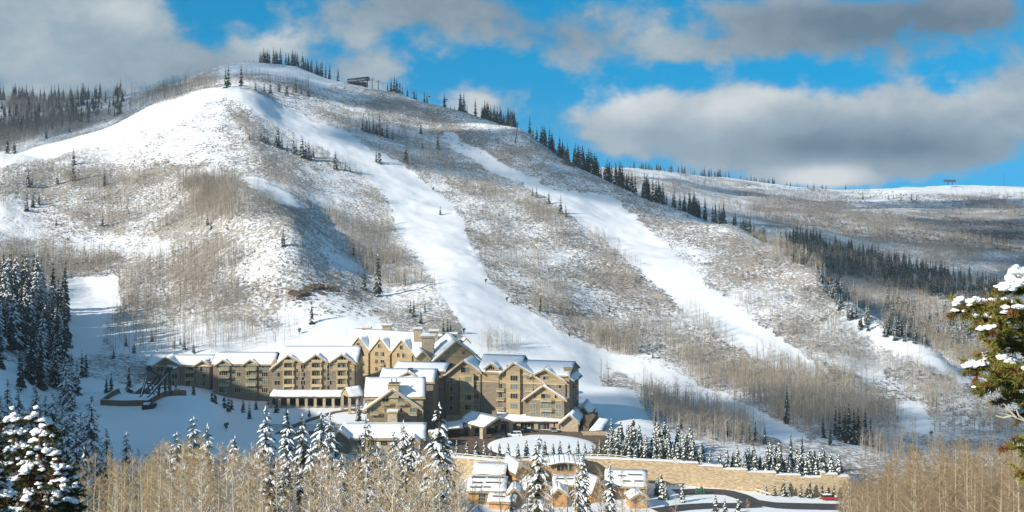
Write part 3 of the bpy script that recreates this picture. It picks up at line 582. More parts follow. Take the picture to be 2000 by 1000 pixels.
row_on_skyline(1215, 1425, 90, 9, 22, 0, 'small spruces on the far hill', 'small dark spruce on the skyline of the far hill', 60, 1600)
row_on_skyline(1440, 1660, 60, 7, 14, 0, 'small spruces on the far hill', 'small dark spruce on the skyline of the far hill', 60, 1900)
spr_on([(1297+388,390,20),(1700,388,10),(1735,390,12),(1745,388,12),(1760,392,14),(1780,391,16),(1790,391,13)], 0, 'small spruces on the far plateau', 'small dark spruce on the snowy plateau at the far right')
# dark wood in the shaded valley and the ravine's firs
pts = []
for k in range(800):
    px = rr.uniform(1535,1965); pts.append((px, np.interp(px,[1535,1700,1960],[470,512,575])+rr.uniform(-12,40), rr.uniform(18,34)))
spr_on(pts, 0, 'dark firs across the shaded valley', 'dark fir in the shaded belt of wood across the valley')
pts = [(rr.uniform(1600,1700), 0, rr.uniform(24,40)) for k in range(36)]; pts = [(a, np.interp(a,[1600,1700],[535,640])+rr.uniform(-35,30), h) for a, _, h in pts]
spr_on(pts, 1, 'snowy firs in the ravine', 'snowy fir in the ravine beyond the right ridge')
pts = [(rr.uniform(1725,1960), 0, rr.uniform(26,44)) for k in range(120)]; pts = [(a, np.interp(a,[1725,1900],[630,665])+rr.uniform(-40,30), h) for a, _, h in pts]
spr_on(pts, 1, 'snowy firs in the ravine', 'snowy fir in the ravine beyond the right ridge')
# on the slope
g = 'spruces beside the top of the main piste'
spr_on([(487,272,14),(510,276,22),(516,280,30),(523,282,26),(538,288,30),(543,287,42),(550,290,30),(561,296,22),(573,300,34),(578,302,30),(590,308,46),(597,310,34),(603,312,40),(612,308,22)], 1, g, 'snow-dusted spruce in the clump left of the upper main piste')
spr_on([(655,330,38)], 1, None, 'lone narrow spruce at the left edge of the main piste'); spr_on([(675,334,24),(683,336,18)], 1, None, 'small spruce at the left edge of the upper piste')
spr_on([(708,256,24),(716,258,30),(722,260,26),(729,262,34),(735,262,26),(741,264,42),(746,266,30),(756,270,32),(766,272,18)], 1, 'spruces in the aspen wood below the summit', 'spruce in the clump among tan aspens right of the upper piste')
spr_on([(741,320,40)], 1, None, 'spruce standing alone on the right edge of the white main piste'); spr_on([(793,318,42),(855,292,34),(822,262,24),(825,290,20),(735,316,26),(860,420,20)], 1, 'scattered spruces among the upper aspens', 'scattered spruce among the thin aspens right of the main piste')
spr_on([(499,178,20),(516,182,24),(528,183,34),(545,180,28),(560,188,38),(577,181,30),(588,184,18),(602,188,26)], 1, 'frosted firs under the summit', 'frosted fir in the clump under the summit ridge')
spr_on([(144,322,36)], 1, None, 'narrow frosted spruce just under the white left spur'); spr_on([(90,270,24)], 1, None, 'small snowy spruce on the edge of the left spur'); spr_on([(136,258,16)], 1, None, 'tiny spruce high on the edge of the left spur')
g = 'x'
spr_on([(14,300,46),(28,300,34),(40,258,36),(62,255,18),(104,225,24),(118,220,16),(148,217,28),(162,205,30),(175,222,26),(232,190,24),(310,182,14),(322,177,14)], 1, 'snowy spruces in the grey wood on the left', 'snowy spruce in the grey aspen wood behind the left spur')
spr_on([(55,365,40),(62,362,26),(143,352,40),(52,412,36),(64,405,34),(76,400,30),(112,360,26),(204,362,36),(200,442,28),(110,440,20),(405,440,30),(412,448,22),(466,414,20)], 1, 'spruces on the open left slope', 'snow-dusted spruce on the brushy left slope')
spr_on([(553,482,46)], 1, None, 'snowy spruce alone on the round knoll above the hotel'); spr_on([(738,578,100)], 0, None, 'tall narrow dark fir in the gully right of the knoll'); spr_on([(712,566,46)], 0, None, 'shorter dark fir at the right foot of the knoll')
spr_on([(609,632,52)], 0, None, 'dark leaning fir below the brown rock outcrop'); spr_on([(691,500,22)], 0, None, 'small dark fir on the right flank of the knoll')
spr_on([(802,612,30),(808,618,36),(822,632,30),(830,610,24),(866,648,26),(874,652,32),(880,654,26)], 0, 'dark firs in the wood behind the hotel', 'dark fir in the aspen wood just above the hotel roofs')
spr_on([(1056,608,36)], 0, None, 'small dark fir on the brushy slope right of the main piste'); spr_on([(1095,418,38),(1105,424,26),(1072,398,26),(1040,382,18),(1048,386,22)], 1, 'snowy firs beside the second piste', 'snowy fir at the left edge of the second piste')
spr_on([(1537,828,84)], 0, None, 'tall dark columnar fir alone in the grey aspen wood'); 
spr_on([(1632,852,60),(1640,860,64),(1650,864,74),(1658,866,80),(1668,868,72),(1676,862,66),(1690,866,70),(1608,856,44),(1700,872,60),(1622,870,46),(1718,880,50)], 0, 'dark fir stand at the lower right', 'dark fir in the stand in front of the grey aspens, lower right')
spr_on([(1275,700,20),(1235,652,26),(1245,655,22),(1190,610,18),(1280,830,30),(1330,838,30),(1420,850,36),(1440,856,40),(1450,850,30),(1463,862,44),(1475,860,40),(1494,868,40),(1398,846,26),(1545,880,36),(1567,884,36)], 0, 'dark firs in the lower aspen woods', 'dark fir among the bare trees below the right pistes')
# the left forest in the shade
pts = []
for k in range(150):
    px = rr.uniform(-30,128); y = rr.uniform(590,765); 
    if y > 690 and px < 60 and rr.random() < .8: y -= 110
    pts.append((px, y, rr.uniform(66,118)))
spr_on(pts[::3], 1, 'frosted spruces of the left forest', 'tall frosted spruce in the shaded forest at the left'); spr_on([q for i, q in enumerate(pts) if i % 3], 0, 'dark spruces of the left forest', 'tall dark spruce in the shaded forest at the left')
pts = [(118,655,84),(124,650,70),(110,690,90),(128,735,60),(140,770,84),(150,772,70),(128,790,96),(136,800,90)]
spr_on(pts, 1, 'snow-dusted spruces on the forest edge', 'snow-dusted spruce on the edge of the dark left forest')
spr_on([(160,738,56),(168,736,50)], 0, 'pair of dark firs in the shaded snow', 'dark fir of the pair on shaded snow beside the left forest')
spr_on([(208,768,36),(217,770,44)], 0, 'two small dark firs on the shaded slope', 'small dark fir of two standing close together left of the fenced yard')
spr_on([(252,766,56)], 0, None, 'broad dark fir just left of the fenced yard')
spr_on([(246,676,26),(262,690,30),(296,668,30),(340,680,26),(360,682,34),(378,690,28),(222,700,24),(352,672,20)], 1, 'small firs behind the left hotel wing', 'small snowy fir on the bank behind the left hotel wing')
# in front of the left hotel wing
spr_on([(330,762,24),(343,766,30),(378,772,34),(414,785,32),(420,788,34)], 1, 'young firs against the left hotel wing', 'young snowy fir against the wall of the far left hotel block')
spr_on([(438,800,40),(446,806,44),(452,800,34),(475,806,34),(487,818,36),(500,800,30),(526,790,36),(540,806,38),(560,826,40),(604,815,26),(700,822,44)], 1, 'young firs in the hotel garden', 'young snowy fir in the shaded garden below the left hotel wing')
# foreground: tops given, standing on the slope below
def front(px, top, Y, snowy, group, label, hmin=14, hmax=26):
    p = at(px, Y); zt = (HY-top)/F*Y; h = zt-p[2]; h2 = min(max(h, hmin), hmax); SPR.append((p[0], p[1], zt-h2 if h2 < h else p[2], h2 if h2 <= h else h, max(60,h2*F/Y), snowy, group, label))
g = 'snow-laden firs in the foreground wood'; lab = 'tall snow-laden fir rising out of the tan aspens in the foreground'
for k in range(52):
    px = rr.uniform(490,900); front(px, rr.uniform(865,960), rr.uniform(190,245), 1, 'small snow-laden firs low in the foreground', 'smaller snow-laden fir low among the foreground aspens')
for px, top, Y in ((520,792,262),(561,800,290),(590,806,255),(628,797,245),(646,802,262),(769,838,250),(788,820,262),(806,848,240),(820,868,235),(378,812,268),(345,842,255),(405,826,262),(457,850,255),(735,850,262),(560,870,230),(640,872,215)): front(px, top, Y, 1, g, lab)
front(715, 812, 250, 1, None, 'reddish narrow fir in front of the gabled lodge house'); front(857, 785, 232, 1, None, 'tallest snow-laden fir, left of the entrance canopy', hmax=30); front(872, 835, 240, 1, None, 'snowy fir tucked right behind the tallest foreground fir')
front(1052, 848, 268, 1, None, 'tall dark narrow fir in front of the round snowy lawn', hmax=30)
front(1140, 880, 300, 1, None, 'bushy snowy fir in front of the timber lodge'); front(1192, 905, 300, 1, None, 'narrow snowy fir at the right end of the timber lodge'); front(1128, 905, 285, 1, None, 'shorter snowy fir beside the bushy one at the timber lodge')
front(1000, 952, 280, 1, None, 'small snowy fir before the timber lodge window'); front(1658, 950, 300, 1, None, 'narrow snowy fir beside the right end of the road')
g = 'frosted firs at the left edge'; lab = 'frosted dark fir in the shaded wood at the left edge'
for px, top, Y in ((178,768,285),(208,832,270),(247,842,262),(15,735,330),(2,770,300),(36,760,315),(58,790,290),(88,768,300),(104,762,310),(122,780,295),(140,770,310),(70,742,335),(158,800,285),(28,800,280),(95,800,270),(130,812,270),(48,835,250),(150,835,260),(165,870,240)): front(px, top, Y, 1, g, lab)
SPR.sort(key=lambda s: -s[4])
def place_spruce(i, s):
    x, y, z, h, hpx, snowy, group, label = s; rg = random.Random(i*13+5)
    if hpx >= 90 and (snowy or hpx > 135):
        k = rg.choice((3,4,5,2)) if snowy else rg.choice((0,0,1)); me = HI_ME[k]; sc = h/20.0
        o = empty('spruce_tree', (x,y,z), rg.uniform(0,6.28)); link('trunk', me['trunk'], o); link('crown', me['crown'], o); link('snow', me['snow'], o); wx = rg.uniform(.85,1.15)*(1.0 if h > 15 else 1.15)
        wx *= 1.2; o.scale = (sc*wx, sc*wx, sc)
    else:
        k = rg.choice((3,4,5)) if snowy else rg.choice((0,1,2)); sc = h/16.0
        if hpx >= 36:
            o = empty('spruce_tree', (x,y,z), rg.uniform(0,6.28)); link('trunk', MID_ME[k]['trunk'], o); link('crown', MID_ME[k]['crown'], o)
        else: o = link('spruce_tree', MID_ME[k]['all']); o.location = (x,y,z); o.rotation_euler = (0,0,rg.uniform(0,6.28))
        wx = rg.uniform(.8,1.1)*(1.0 if h > 11 else 1.15)*(.62 if ('narrow' in label or 'columnar' in label) else 1); o.scale = (sc*wx, sc*wx, sc)
    tag(o, label, 'tree', group)
for i, s in enumerate(SPR[:300]): place_spruce(i, s)
rest = SPR[300:]; items = []
for k in range(6):
    sel = [s for n, s in enumerate(rest) if (n % 3)+(3 if s[5] else 0) == k]
    if sel: items.append((MIDA[k], np.array([s[:3] for s in sel]), np.array([s[3]/16.0 for s in sel]), RS.uniform(0,6.28,len(sel))))
merged('far_spruce_wood', items, FM)
# young firs planted behind the retaining wall
YG = [spruce_mid(60+i, 5, r, s, 11, 7) for i, (r, s) in enumerate([(1.25,.9),(1.1,.95),(1.35,.85),(1.2,.6)])]
YM = [M['needles'], M['tree_snow'], M['bark']]
YG_ME = [dict(trunk=pmesh('young_fir_trunk', m['trunk'], YM), crown=pmesh('young_fir_crown', m['crown'], YM)) for m in YG]
def young(p, hpx, group, label, k=None):
    rg = random.Random(int(p[0]*31+p[1]*7)); k = rg.randrange(3) if k is None else k; o = empty('young_fir', (p[0],p[1],p[2]-.1), rg.uniform(0,6.28)); sc = hpx*p[1]/F/5
    o.scale = (sc*rg.uniform(.85,1.1),)*2+(sc,); link('trunk', YG_ME[k]['trunk'], o); link('crown', YG_ME[k]['crown'], o); tag(o, label, 'tree', group)
px = 892
while px < 1640:
    Y = np.interp(px, WPX, WY)+rr.uniform(1.5,4); young(at(px, Y), rr.uniform(24,38) if px < 1190 else rr.uniform(30,46), 'young firs along the top of the retaining wall', 'young snowy fir in the row along the top of the retaining wall'); px += rr.uniform(12,21)
for k in range(125):
    px = rr.uniform(1185,1640); Y = np.interp(px, WPX, WY)+rr.uniform(5,34)*(1 if px < 1400 else .8)
    if 1375 < px < 1460 and Y > np.interp(px, WPX, WY)+7: continue
    young(at(px, Y), rr.uniform(28,48), 'young firs massed behind the retaining wall', 'young snowy fir in the thicket behind the retaining wall')
for px, py, h in ((1497,962,22),(1513,966,26),(1531,968,34),(1541,970,24),(1564,970,26),(1582,972,34),(1606,972,30),(1616,968,26),(1629,966,30)):
    Y = 397; young((*pt(px,py,Y)[:2], float(ground(*pt(px,py,Y)[:2])[0])), h, 'small firs at the foot of the retaining wall', 'small fir at the foot of the right end of the retaining wall', 3)
for px, Y, h in ((1292,385,48),(1284,388,40),(1300,384,34),(1332,382,36)): young(at(px,Y), h, 'young firs beside the road', 'young snowy fir between the timber cabin and the road')
for px, Y, h in ((1398,368,42),(1416,366,40),(1442,366,44)): young(at(px,Y), h, 'young firs on the road island', 'young snowy fir on the snowy island in front of the road bend')
# ---- bare aspens --------------------------------------------------------------------------------
AH = [aspen_hi(100+i, 14, s, nb) for i, (s, nb) in enumerate([(.3,34),(.5,38),(.35,32),(.8,40),(.85,38),(.95,38),(.95,34)])]
def aspen_meshes(bark, twig): return [dict(trunk=pmesh('aspen_trunk', a['trunk'], [bark]), crown=pmesh('aspen_crown', a['crown'], [twig]), snow=pmesh('aspen_snow', a['snow'], [M['tree_snow']])) for a in AH]
AH_ME = aspen_meshes(M['aspen_bark'], M['aspen_twig']); AB_ME = aspen_meshes(M['brown_bark'], M['brown_twig'])
def aspen(px, top, Y, k, group, label, mes=AH_ME, hmin=8, hmax=20):
    p = at(px, Y); h = min(max((HY-top)/F*Y-p[2], hmin), hmax); rg = random.Random(int(px*17+Y*3)); o = empty('bare_aspen', p, rg.uniform(0,6.28)); sc = h/14
    o.scale = (sc,sc,sc); link('trunk', mes[k]['trunk'], o); link('crown', mes[k]['crown'], o)
    if k >= 3: link('snow', mes[k]['snow'], o)
    tag(o, label, 'tree', group)
def ftop(px): return np.interp(px, [120,180,300,350,400,460,520,600,700,760,850,900], [892,882,866,842,836,850,890,886,880,874,894,912])
for k in range(150):
    px = rr.uniform(125,905); Y = rr.uniform(125,300); top = ftop(px)+rr.uniform(-22,90)
    if px < 300: top = max(top, 900); 
    aspen(px, top, Y, rr.choice((0,1,2,2)) if px < 480 else rr.choice((1,0,3,4,5,6)), 'bare aspens across the foreground', 'bare aspen with pale trunk in the foreground wood left of centre' if px > 450 else 'bare tan aspen in the foreground wood below the snowy mound')
for k in range(105):
    px = rr.uniform(1655,2040); Y = rr.uniform(150,330); top = np.interp(px,[1655,1720,1800,1900,2040],[930,895,862,845,842])+rr.uniform(-8,75)
    aspen(px, top, Y, rr.choice((0,1,2)), 'brown bare aspens at the lower right', 'bare brown aspen in the wood at the lower right', AB_ME)
for px, top, Y, k in ((905,905,250,4),(925,930,240,1),(982,900,255,2),(1022,880,250,4),(1032,905,250,1),(1062,900,260,0),(1085,915,250,3),(1108,905,262,1),(1120,870,262,2),(1168,930,270,5),(1175,915,262,0),(1215,920,270,1),(1240,935,262,3),(1262,930,270,1),(1205,960,250,4),(1255,965,255,5),(650,835,300,2),(1318,968,300,0),(1460,975,300,1),(944,945,235,5),(1020,960,230,3),(1075,955,235,6)):
    aspen(px, top, Y, k, 'slim aspens before the timber lodge', 'slim bare aspen standing before the snowy roofs of the timber lodge')
items = []
for k in range(4):
    n = 105; px = RS.uniform(130,905,n); Y = RS.uniform(170,345,n); top = np.array([ftop(a) for a in px])+RS.uniform(0,135,n); pz = ground((px-1000)/F*Y, Y); h = np.clip((HY-top)/F*Y-pz, 6, 19)
    for sel, kk, pn_ in ((px < 330, (0,1,2,0)[k], ('trunk','crown')), (px >= 330, (3,4,5,1)[k], ('trunk','crown','snow'))):
        items.append((cat_arr(*[(AH[kk][q][0],AH[kk][q][1],AH[kk][q][2]+i) for i, q in enumerate(pn_)]), np.stack([(px-1000)/F*Y, Y, pz],-1)[sel], (h/14)[sel], RS.uniform(0,6.28,int(sel.sum()))))
merged('foreground_aspen_wood', items, [M['aspen_bark'], M['aspen_twig'], M['tree_snow']])
items = []
for k in range(3):
    n = 210; px = RS.uniform(1640,2080,n); Y = RS.uniform(230,460,n); top = np.interp(px,[1655,1720,1800,1900,2040],[915,880,850,835,830])+RS.uniform(0,70,n); pz = ground((px-1000)/F*Y, Y); h = np.clip((HY-top)/F*Y-pz, 6, 14)
    items.append((cat_arr(*[(a[0],a[1],a[2]+i) for i, a in enumerate((AH[k]['trunk'], AH[k]['crown']))]), np.stack([(px-1000)/F*Y, Y, pz],-1), h/14, RS.uniform(0,6.28,n)))
merged('brown_aspen_wood', items, [M['brown_bark'], M['brown_twig']])
# hillside woods, far too many to count: one object per wood
AL = [aspen_lo(200+i, 11, 12, 48, 1.1, .036) for i in range(6)]
AF = [aspen_lo(220+i, 9, 13, 60, 1.4, .042) for i in range(5)]
SH = [shrub_lo(240+i) for i in range(5)]
def in_poly_pts(poly, n, seed):
    rg = np.random.RandomState(seed); p = np.array(poly, float); lo, hi = p.min(0), p.max(0); out = []
    while len(out) < n:
        q = rg.uniform(lo, hi, (n*2, 2)); q = q[inpoly(q[:,0], q[:,1], poly)]; out += [tuple(a) for a in q]
    return np.array(out[:n])
def run_at(P):
    px = P[:,0]/P[:,1]*F+1000; i = np.clip(np.searchsorted(ROWS, P[:,1])-1, 0, len(ROWS)-2); j = np.clip(np.searchsorted(PXS, px)-1, 0, len(PXS)-2); return RUN[i,j]
DENS = 2.0
def wood(name, zones, tmpl, mats, H0, smin=.65, smax=1.2, seed=0, runmax=.55, edge=7.0, ymin=430):
    P = []
    for zi, (poly, n) in enumerate(zones):
        q = in_poly_pts(poly, int(n*DENS), seed+zi); q += np.random.RandomState(seed+zi+50).normal(0, edge, q.shape); p = spot(q[:,0], q[:,1]); P.append(p[~np.isnan(p[:,0])])
    P = np.concatenate(P); P = P[(run_at(P) < runmax) & (P[:,1] > ymin)]; rg = np.random.RandomState(seed+99)
    cl = fbm(P[:,0], P[:,1], 60, 3, seed+5); P = P[cl > -.16]        # clearings
    k = rg.randint(0, len(tmpl), len(P)); S = rg.uniform(smin, smax, len(P)); A_ = rg.uniform(0, 6.28, len(P))
    return merged(name, [(tmpl[t], P[k==t], S[k==t], A_[k==t]) for t in range(len(tmpl))], mats)
TAN = [M['hill_bark'], M['hill_twig']]; FRO = [M['hill_bark'], M['frost_twig']]; DRK = [M['hill_bark'], M['dark_twig']]; BRN = [M['hill_bark'], M['brown_twig']]
DENS = 2.9
wood('tan_aspen_wood', [
 ([(640,225),(700,228),(770,250),(860,295),(900,335),(860,345),(790,330),(720,300),(655,265)], 420),
 ([(470,250),(560,300),(650,335),(740,380),(765,430),(760,480),(830,560),(880,635),(850,650),(780,620),(720,540),(640,420),(560,370),(500,330)], 1300),
 ([(760,480),(840,570),(880,640),(760,625),(740,560)], 330),
 ([(620,300),(720,350),(750,390),(700,400),(600,350)], 130),
 ([(860,340),(960,370),(1100,440),(1000,470),(930,430),(880,380)], 330),
 ([(900,440),(1010,450),(1100,520),(1120,620),(1060,610),(990,570),(940,510)], 360),
 ([(1040,380),(1130,460),(1090,480),(1010,400)], 110)], AL, TAN, 11, .55, 1.1, 1)
DENS = 2.0
DENS = 2.7
wood('left_slope_aspen_wood', [
 ([(120,340),(250,350),(420,345),(470,370),(560,405),(480,430),(330,450),(200,440),(120,400)], 800),
 ([(350,345),(460,350),(470,420),(380,425)], 520),
 ([(0,330),(120,330),(200,420),(60,430),(0,400)], 200),
 ([(-20,490),(90,480),(135,500),(230,500),(220,540),(100,575),(-20,590)], 430),
 ([(215,535),(300,500),(430,470),(520,505),(520,580),(400,615),(230,615)], 700),
 ([(205,620),(420,620),(560,640),(600,660),(400,690),(205,690)], 190)], AL, [M['hill_bark'], M['hill_twig']], 11, .5, 1.1, 31)
DENS = 2.0
wood('frosted_aspen_wood', [
 ([(1150,440),(1230,490),(1330,580),(1450,670),(1400,690),(1290,610),(1190,520)], 300),
 ([(1150,560),(1250,600),(1390,700),(1340,712),(1200,680),(1130,640)], 600),
 ([(1000,560),(1120,580),(1150,650),(1080,630)], 120),
 ([(1400,575),(1520,570),(1640,625),(1700,685),(1850,740),(1720,745),(1560,680)], 520),
 ([(1500,560),(1620,560),(1640,620),(1560,610)], 80)], AF, FRO, 9, .45, .95, 61)
wood('grey_aspen_wood', [
 ([(1290,685),(1400,715),(1600,745),(1700,790),(1780,830),(1640,850),(1500,835),(1400,790),(1300,735)], 1100),
 ([(1150,655),(1260,690),(1330,730),(1300,745),(1160,672)], 280),
 ([(1170,740),(1300,785),(1400,800),(1490,850),(1450,872),(1330,850),(1210,800)], 420),
 ([(1640,840),(1800,850),(1960,830),(2000,880),(1700,900)], 420),
 ([(1760,740),(1920,760),(1960,830),(1800,830)], 230),
 ([(1480,690),(1560,700),(1720,770),(1560,740)], 120)], AF+AL[:3], FRO[:1]+[M['hill_twig']], 9, .7, 1.35, 91)
wood('piste_edge_aspen_wood', [([(1155,440),(1200,480),(1205,500),(1160,470)], 40), ([(1480,690),(1545,712),(1540,722),(1480,712)], 26), ([(940,672),(1010,678),(1015,690),(940,688)], 40), ([(1330,590),(1420,660),(1440,690),(1400,680)], 40)], AL, FRO, 11, .6, 1.0, 95, runmax=2)
DENS = 2.6
wood('ravine_aspen_wood', [
 ([(1500,475),(1640,560),(1700,640),(1880,720),(1960,720),(1960,560),(1800,530),(1620,490)], 1900),
 ([(1440,440),(1550,480),(1650,520),(1560,520),(1460,465)], 200)], AF, [M['hill_bark'], M['hill_twig']], 9, .7, 1.3, 121)
wood('far_hill_aspen_wood', [
 ([(1210,335),(1420,358),(1440,368),(1300,380),(1200,362)], 380),
 ([(1380,395),(1520,385),(1600,400),(1900,455),(1960,500),(1700,470),(1500,435)], 1500),
 ([(1560,385),(1660,385),(1680,420),(1560,430)], 260),
 ([(1850,385),(2000,390),(2000,420),(1900,400)], 260),
 ([(1700,430),(2000,490),(2000,540),(1800,500)], 400)], AF, [M['hill_bark'], M['dark_twig']], 9, .8, 1.4, 141)
DENS = 2.0
wood('back_ridge_aspen_wood', [
 ([(-20,205),(120,195),(330,168),(420,150),(430,168),(330,195),(180,240),(60,275),(-20,300)], 2200),
 ([(430,150),(510,150),(620,175),(600,190),(480,170)], 110), ([(-20,205),(120,195),(240,190),(200,225),(60,270),(-20,295)], 1300)], AL, [M['hill_bark'], M['dark_twig']], 11, .7, 1.2, 161)
wood('summit_aspen_wood', [([(250,180),(420,150),(430,170),(330,190)], 340)], AL, BRN, 11, .6, 1.0, 171)
# low brush
def brush(name, zones, s0, s1, seed, m):
    P = []
    for zi, (poly, n) in enumerate(zones):
        q = in_poly_pts(poly, n, seed+zi); p = spot(q[:,0], q[:,1]); P.append(p[~np.isnan(p[:,0])])
    P = np.concatenate(P); P = P[(run_at(P) < .5+.3*RS.rand(len(P))) & (P[:,1] > 430)]; cl = fbm(P[:,0], P[:,1], 30, 3, seed+3); P = P[cl > -.1]
    k = RS.randint(0,5,len(P)); S = RS.uniform(s0,s1,len(P)); A_ = RS.uniform(0,6.28,len(P))
    merged(name, [(SH[t], P[k==t], S[k==t], A_[k==t]) for t in range(5)], [m])
brush('low_brush', [([(0,330),(420,320),(560,400),(740,560),(740,640),(230,640),(0,480)], 5200), ([(640,170),(1000,240),(1300,400),(1640,560),(1760,680),(1900,745),(1640,740),(1440,640),(1300,480),(1080,370),(860,270)], 7000),
  ([(860,330),(1180,480),(1480,700),(1340,720),(1120,650),(990,580),(900,450)], 5200), ([(240,200),(480,180),(560,340),(240,320)], 1800), ([(1170,735),(1500,840),(1480,872),(1330,850),(1200,800)], 1300), ([(1600,700),(1900,740),(1960,840),(1700,820)], 1300), ([(480,125),(660,160),(880,220),(800,250),(560,200)], 1200)], .5, 1.25, 301, M['shrub'])
brush('far_brush', [([(1440,360),(2000,385),(2000,500),(1560,440)], 3500), ([(1850,420),(2000,430),(2000,490),(1880,470)], 1200)], 1.2, 2.4, 341, M['dark_twig'])
# ---------------------------------------------------------------- buildings
M['tan_wall'] = mat('tan_wall', (0.285, 0.21, 0.12), 0.85, 0.2, rgb2=(0.44, 0.34, 0.20), scale=.5, stretch=(.6,.6,3))
M['shingle'] = mat('shingle', (0.15, 0.12, 0.088), 0.9, 0.15, rgb2=(0.27, 0.22, 0.16), scale=.9, stretch=(1,1,4), bump=.3)
M['trim'] = mat('trim', (0.46, 0.37, 0.22), 0.8, 0.2, var=.12, scale=.6)
M['stone'] = mat('stone', (0.27, 0.215, 0.15), 0.9, 0.2, rgb2=(0.48, 0.40, 0.29), scale=1.1, stretch=(1,1,1.8), bump=.5)
M['roof_board'] = mat('roof_board', (0.115, 0.08, 0.05), 0.85, 0.2, rgb2=(0.19, 0.13, 0.08), scale=1.0)
M['fascia'] = mat('fascia', (0.40, 0.31, 0.18), 0.85, 0.2, var=.15, scale=.8)
M['glass'] = mat('glass', (0.018, 0.022, 0.026), 0.12, 0.5)
M['curtain_glass'] = mat('curtain_glass', (0.085, 0.125, 0.115), 0.25, 0.5, rgb2=(0.17, 0.22, 0.20), scale=.9)
M['wood_rail'] = mat('wood_rail', (0.42, 0.35, 0.21), 0.8, 0.2, var=.15, scale=1)
M['metal'] = mat('metal', (0.05, 0.055, 0.06), 0.5, 0.4, var=.2, scale=1)
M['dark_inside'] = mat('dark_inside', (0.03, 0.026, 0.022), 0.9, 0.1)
M['timber'] = mat('timber', (0.40, 0.215, 0.085), 0.8, 0.2, rgb2=(0.56, 0.33, 0.15), scale=1.2, stretch=(3,3,.4))
M['bus_grey'] = mat('bus_grey', (0.3, 0.3, 0.3), 0.6)
def v3(*a): return np.array(a, float)
class Fac:
    """a facade plane: through the ground direction px at depth Y, turned by th degrees; s runs right, t runs back"""
    def __init__(s, px, Y, th=0):
        s.O = v3((px-1000)/F*Y, Y, 0); t = R(th); s.a = v3(math.cos(t), -math.sin(t), 0); s.b = v3(math.sin(t), math.cos(t), 0)
    def st(s, px, py, t=0.0):
        d = v3((px-1000)/F, 1, (HY-py)/F); k = (s.O@s.b+t)/(d@s.b); p = d*k; return ((p-s.O)@s.a, p[2])
    def w(s, x, t, z): p = s.O+s.a*x+s.b*t; return v3(p[0], p[1], z)
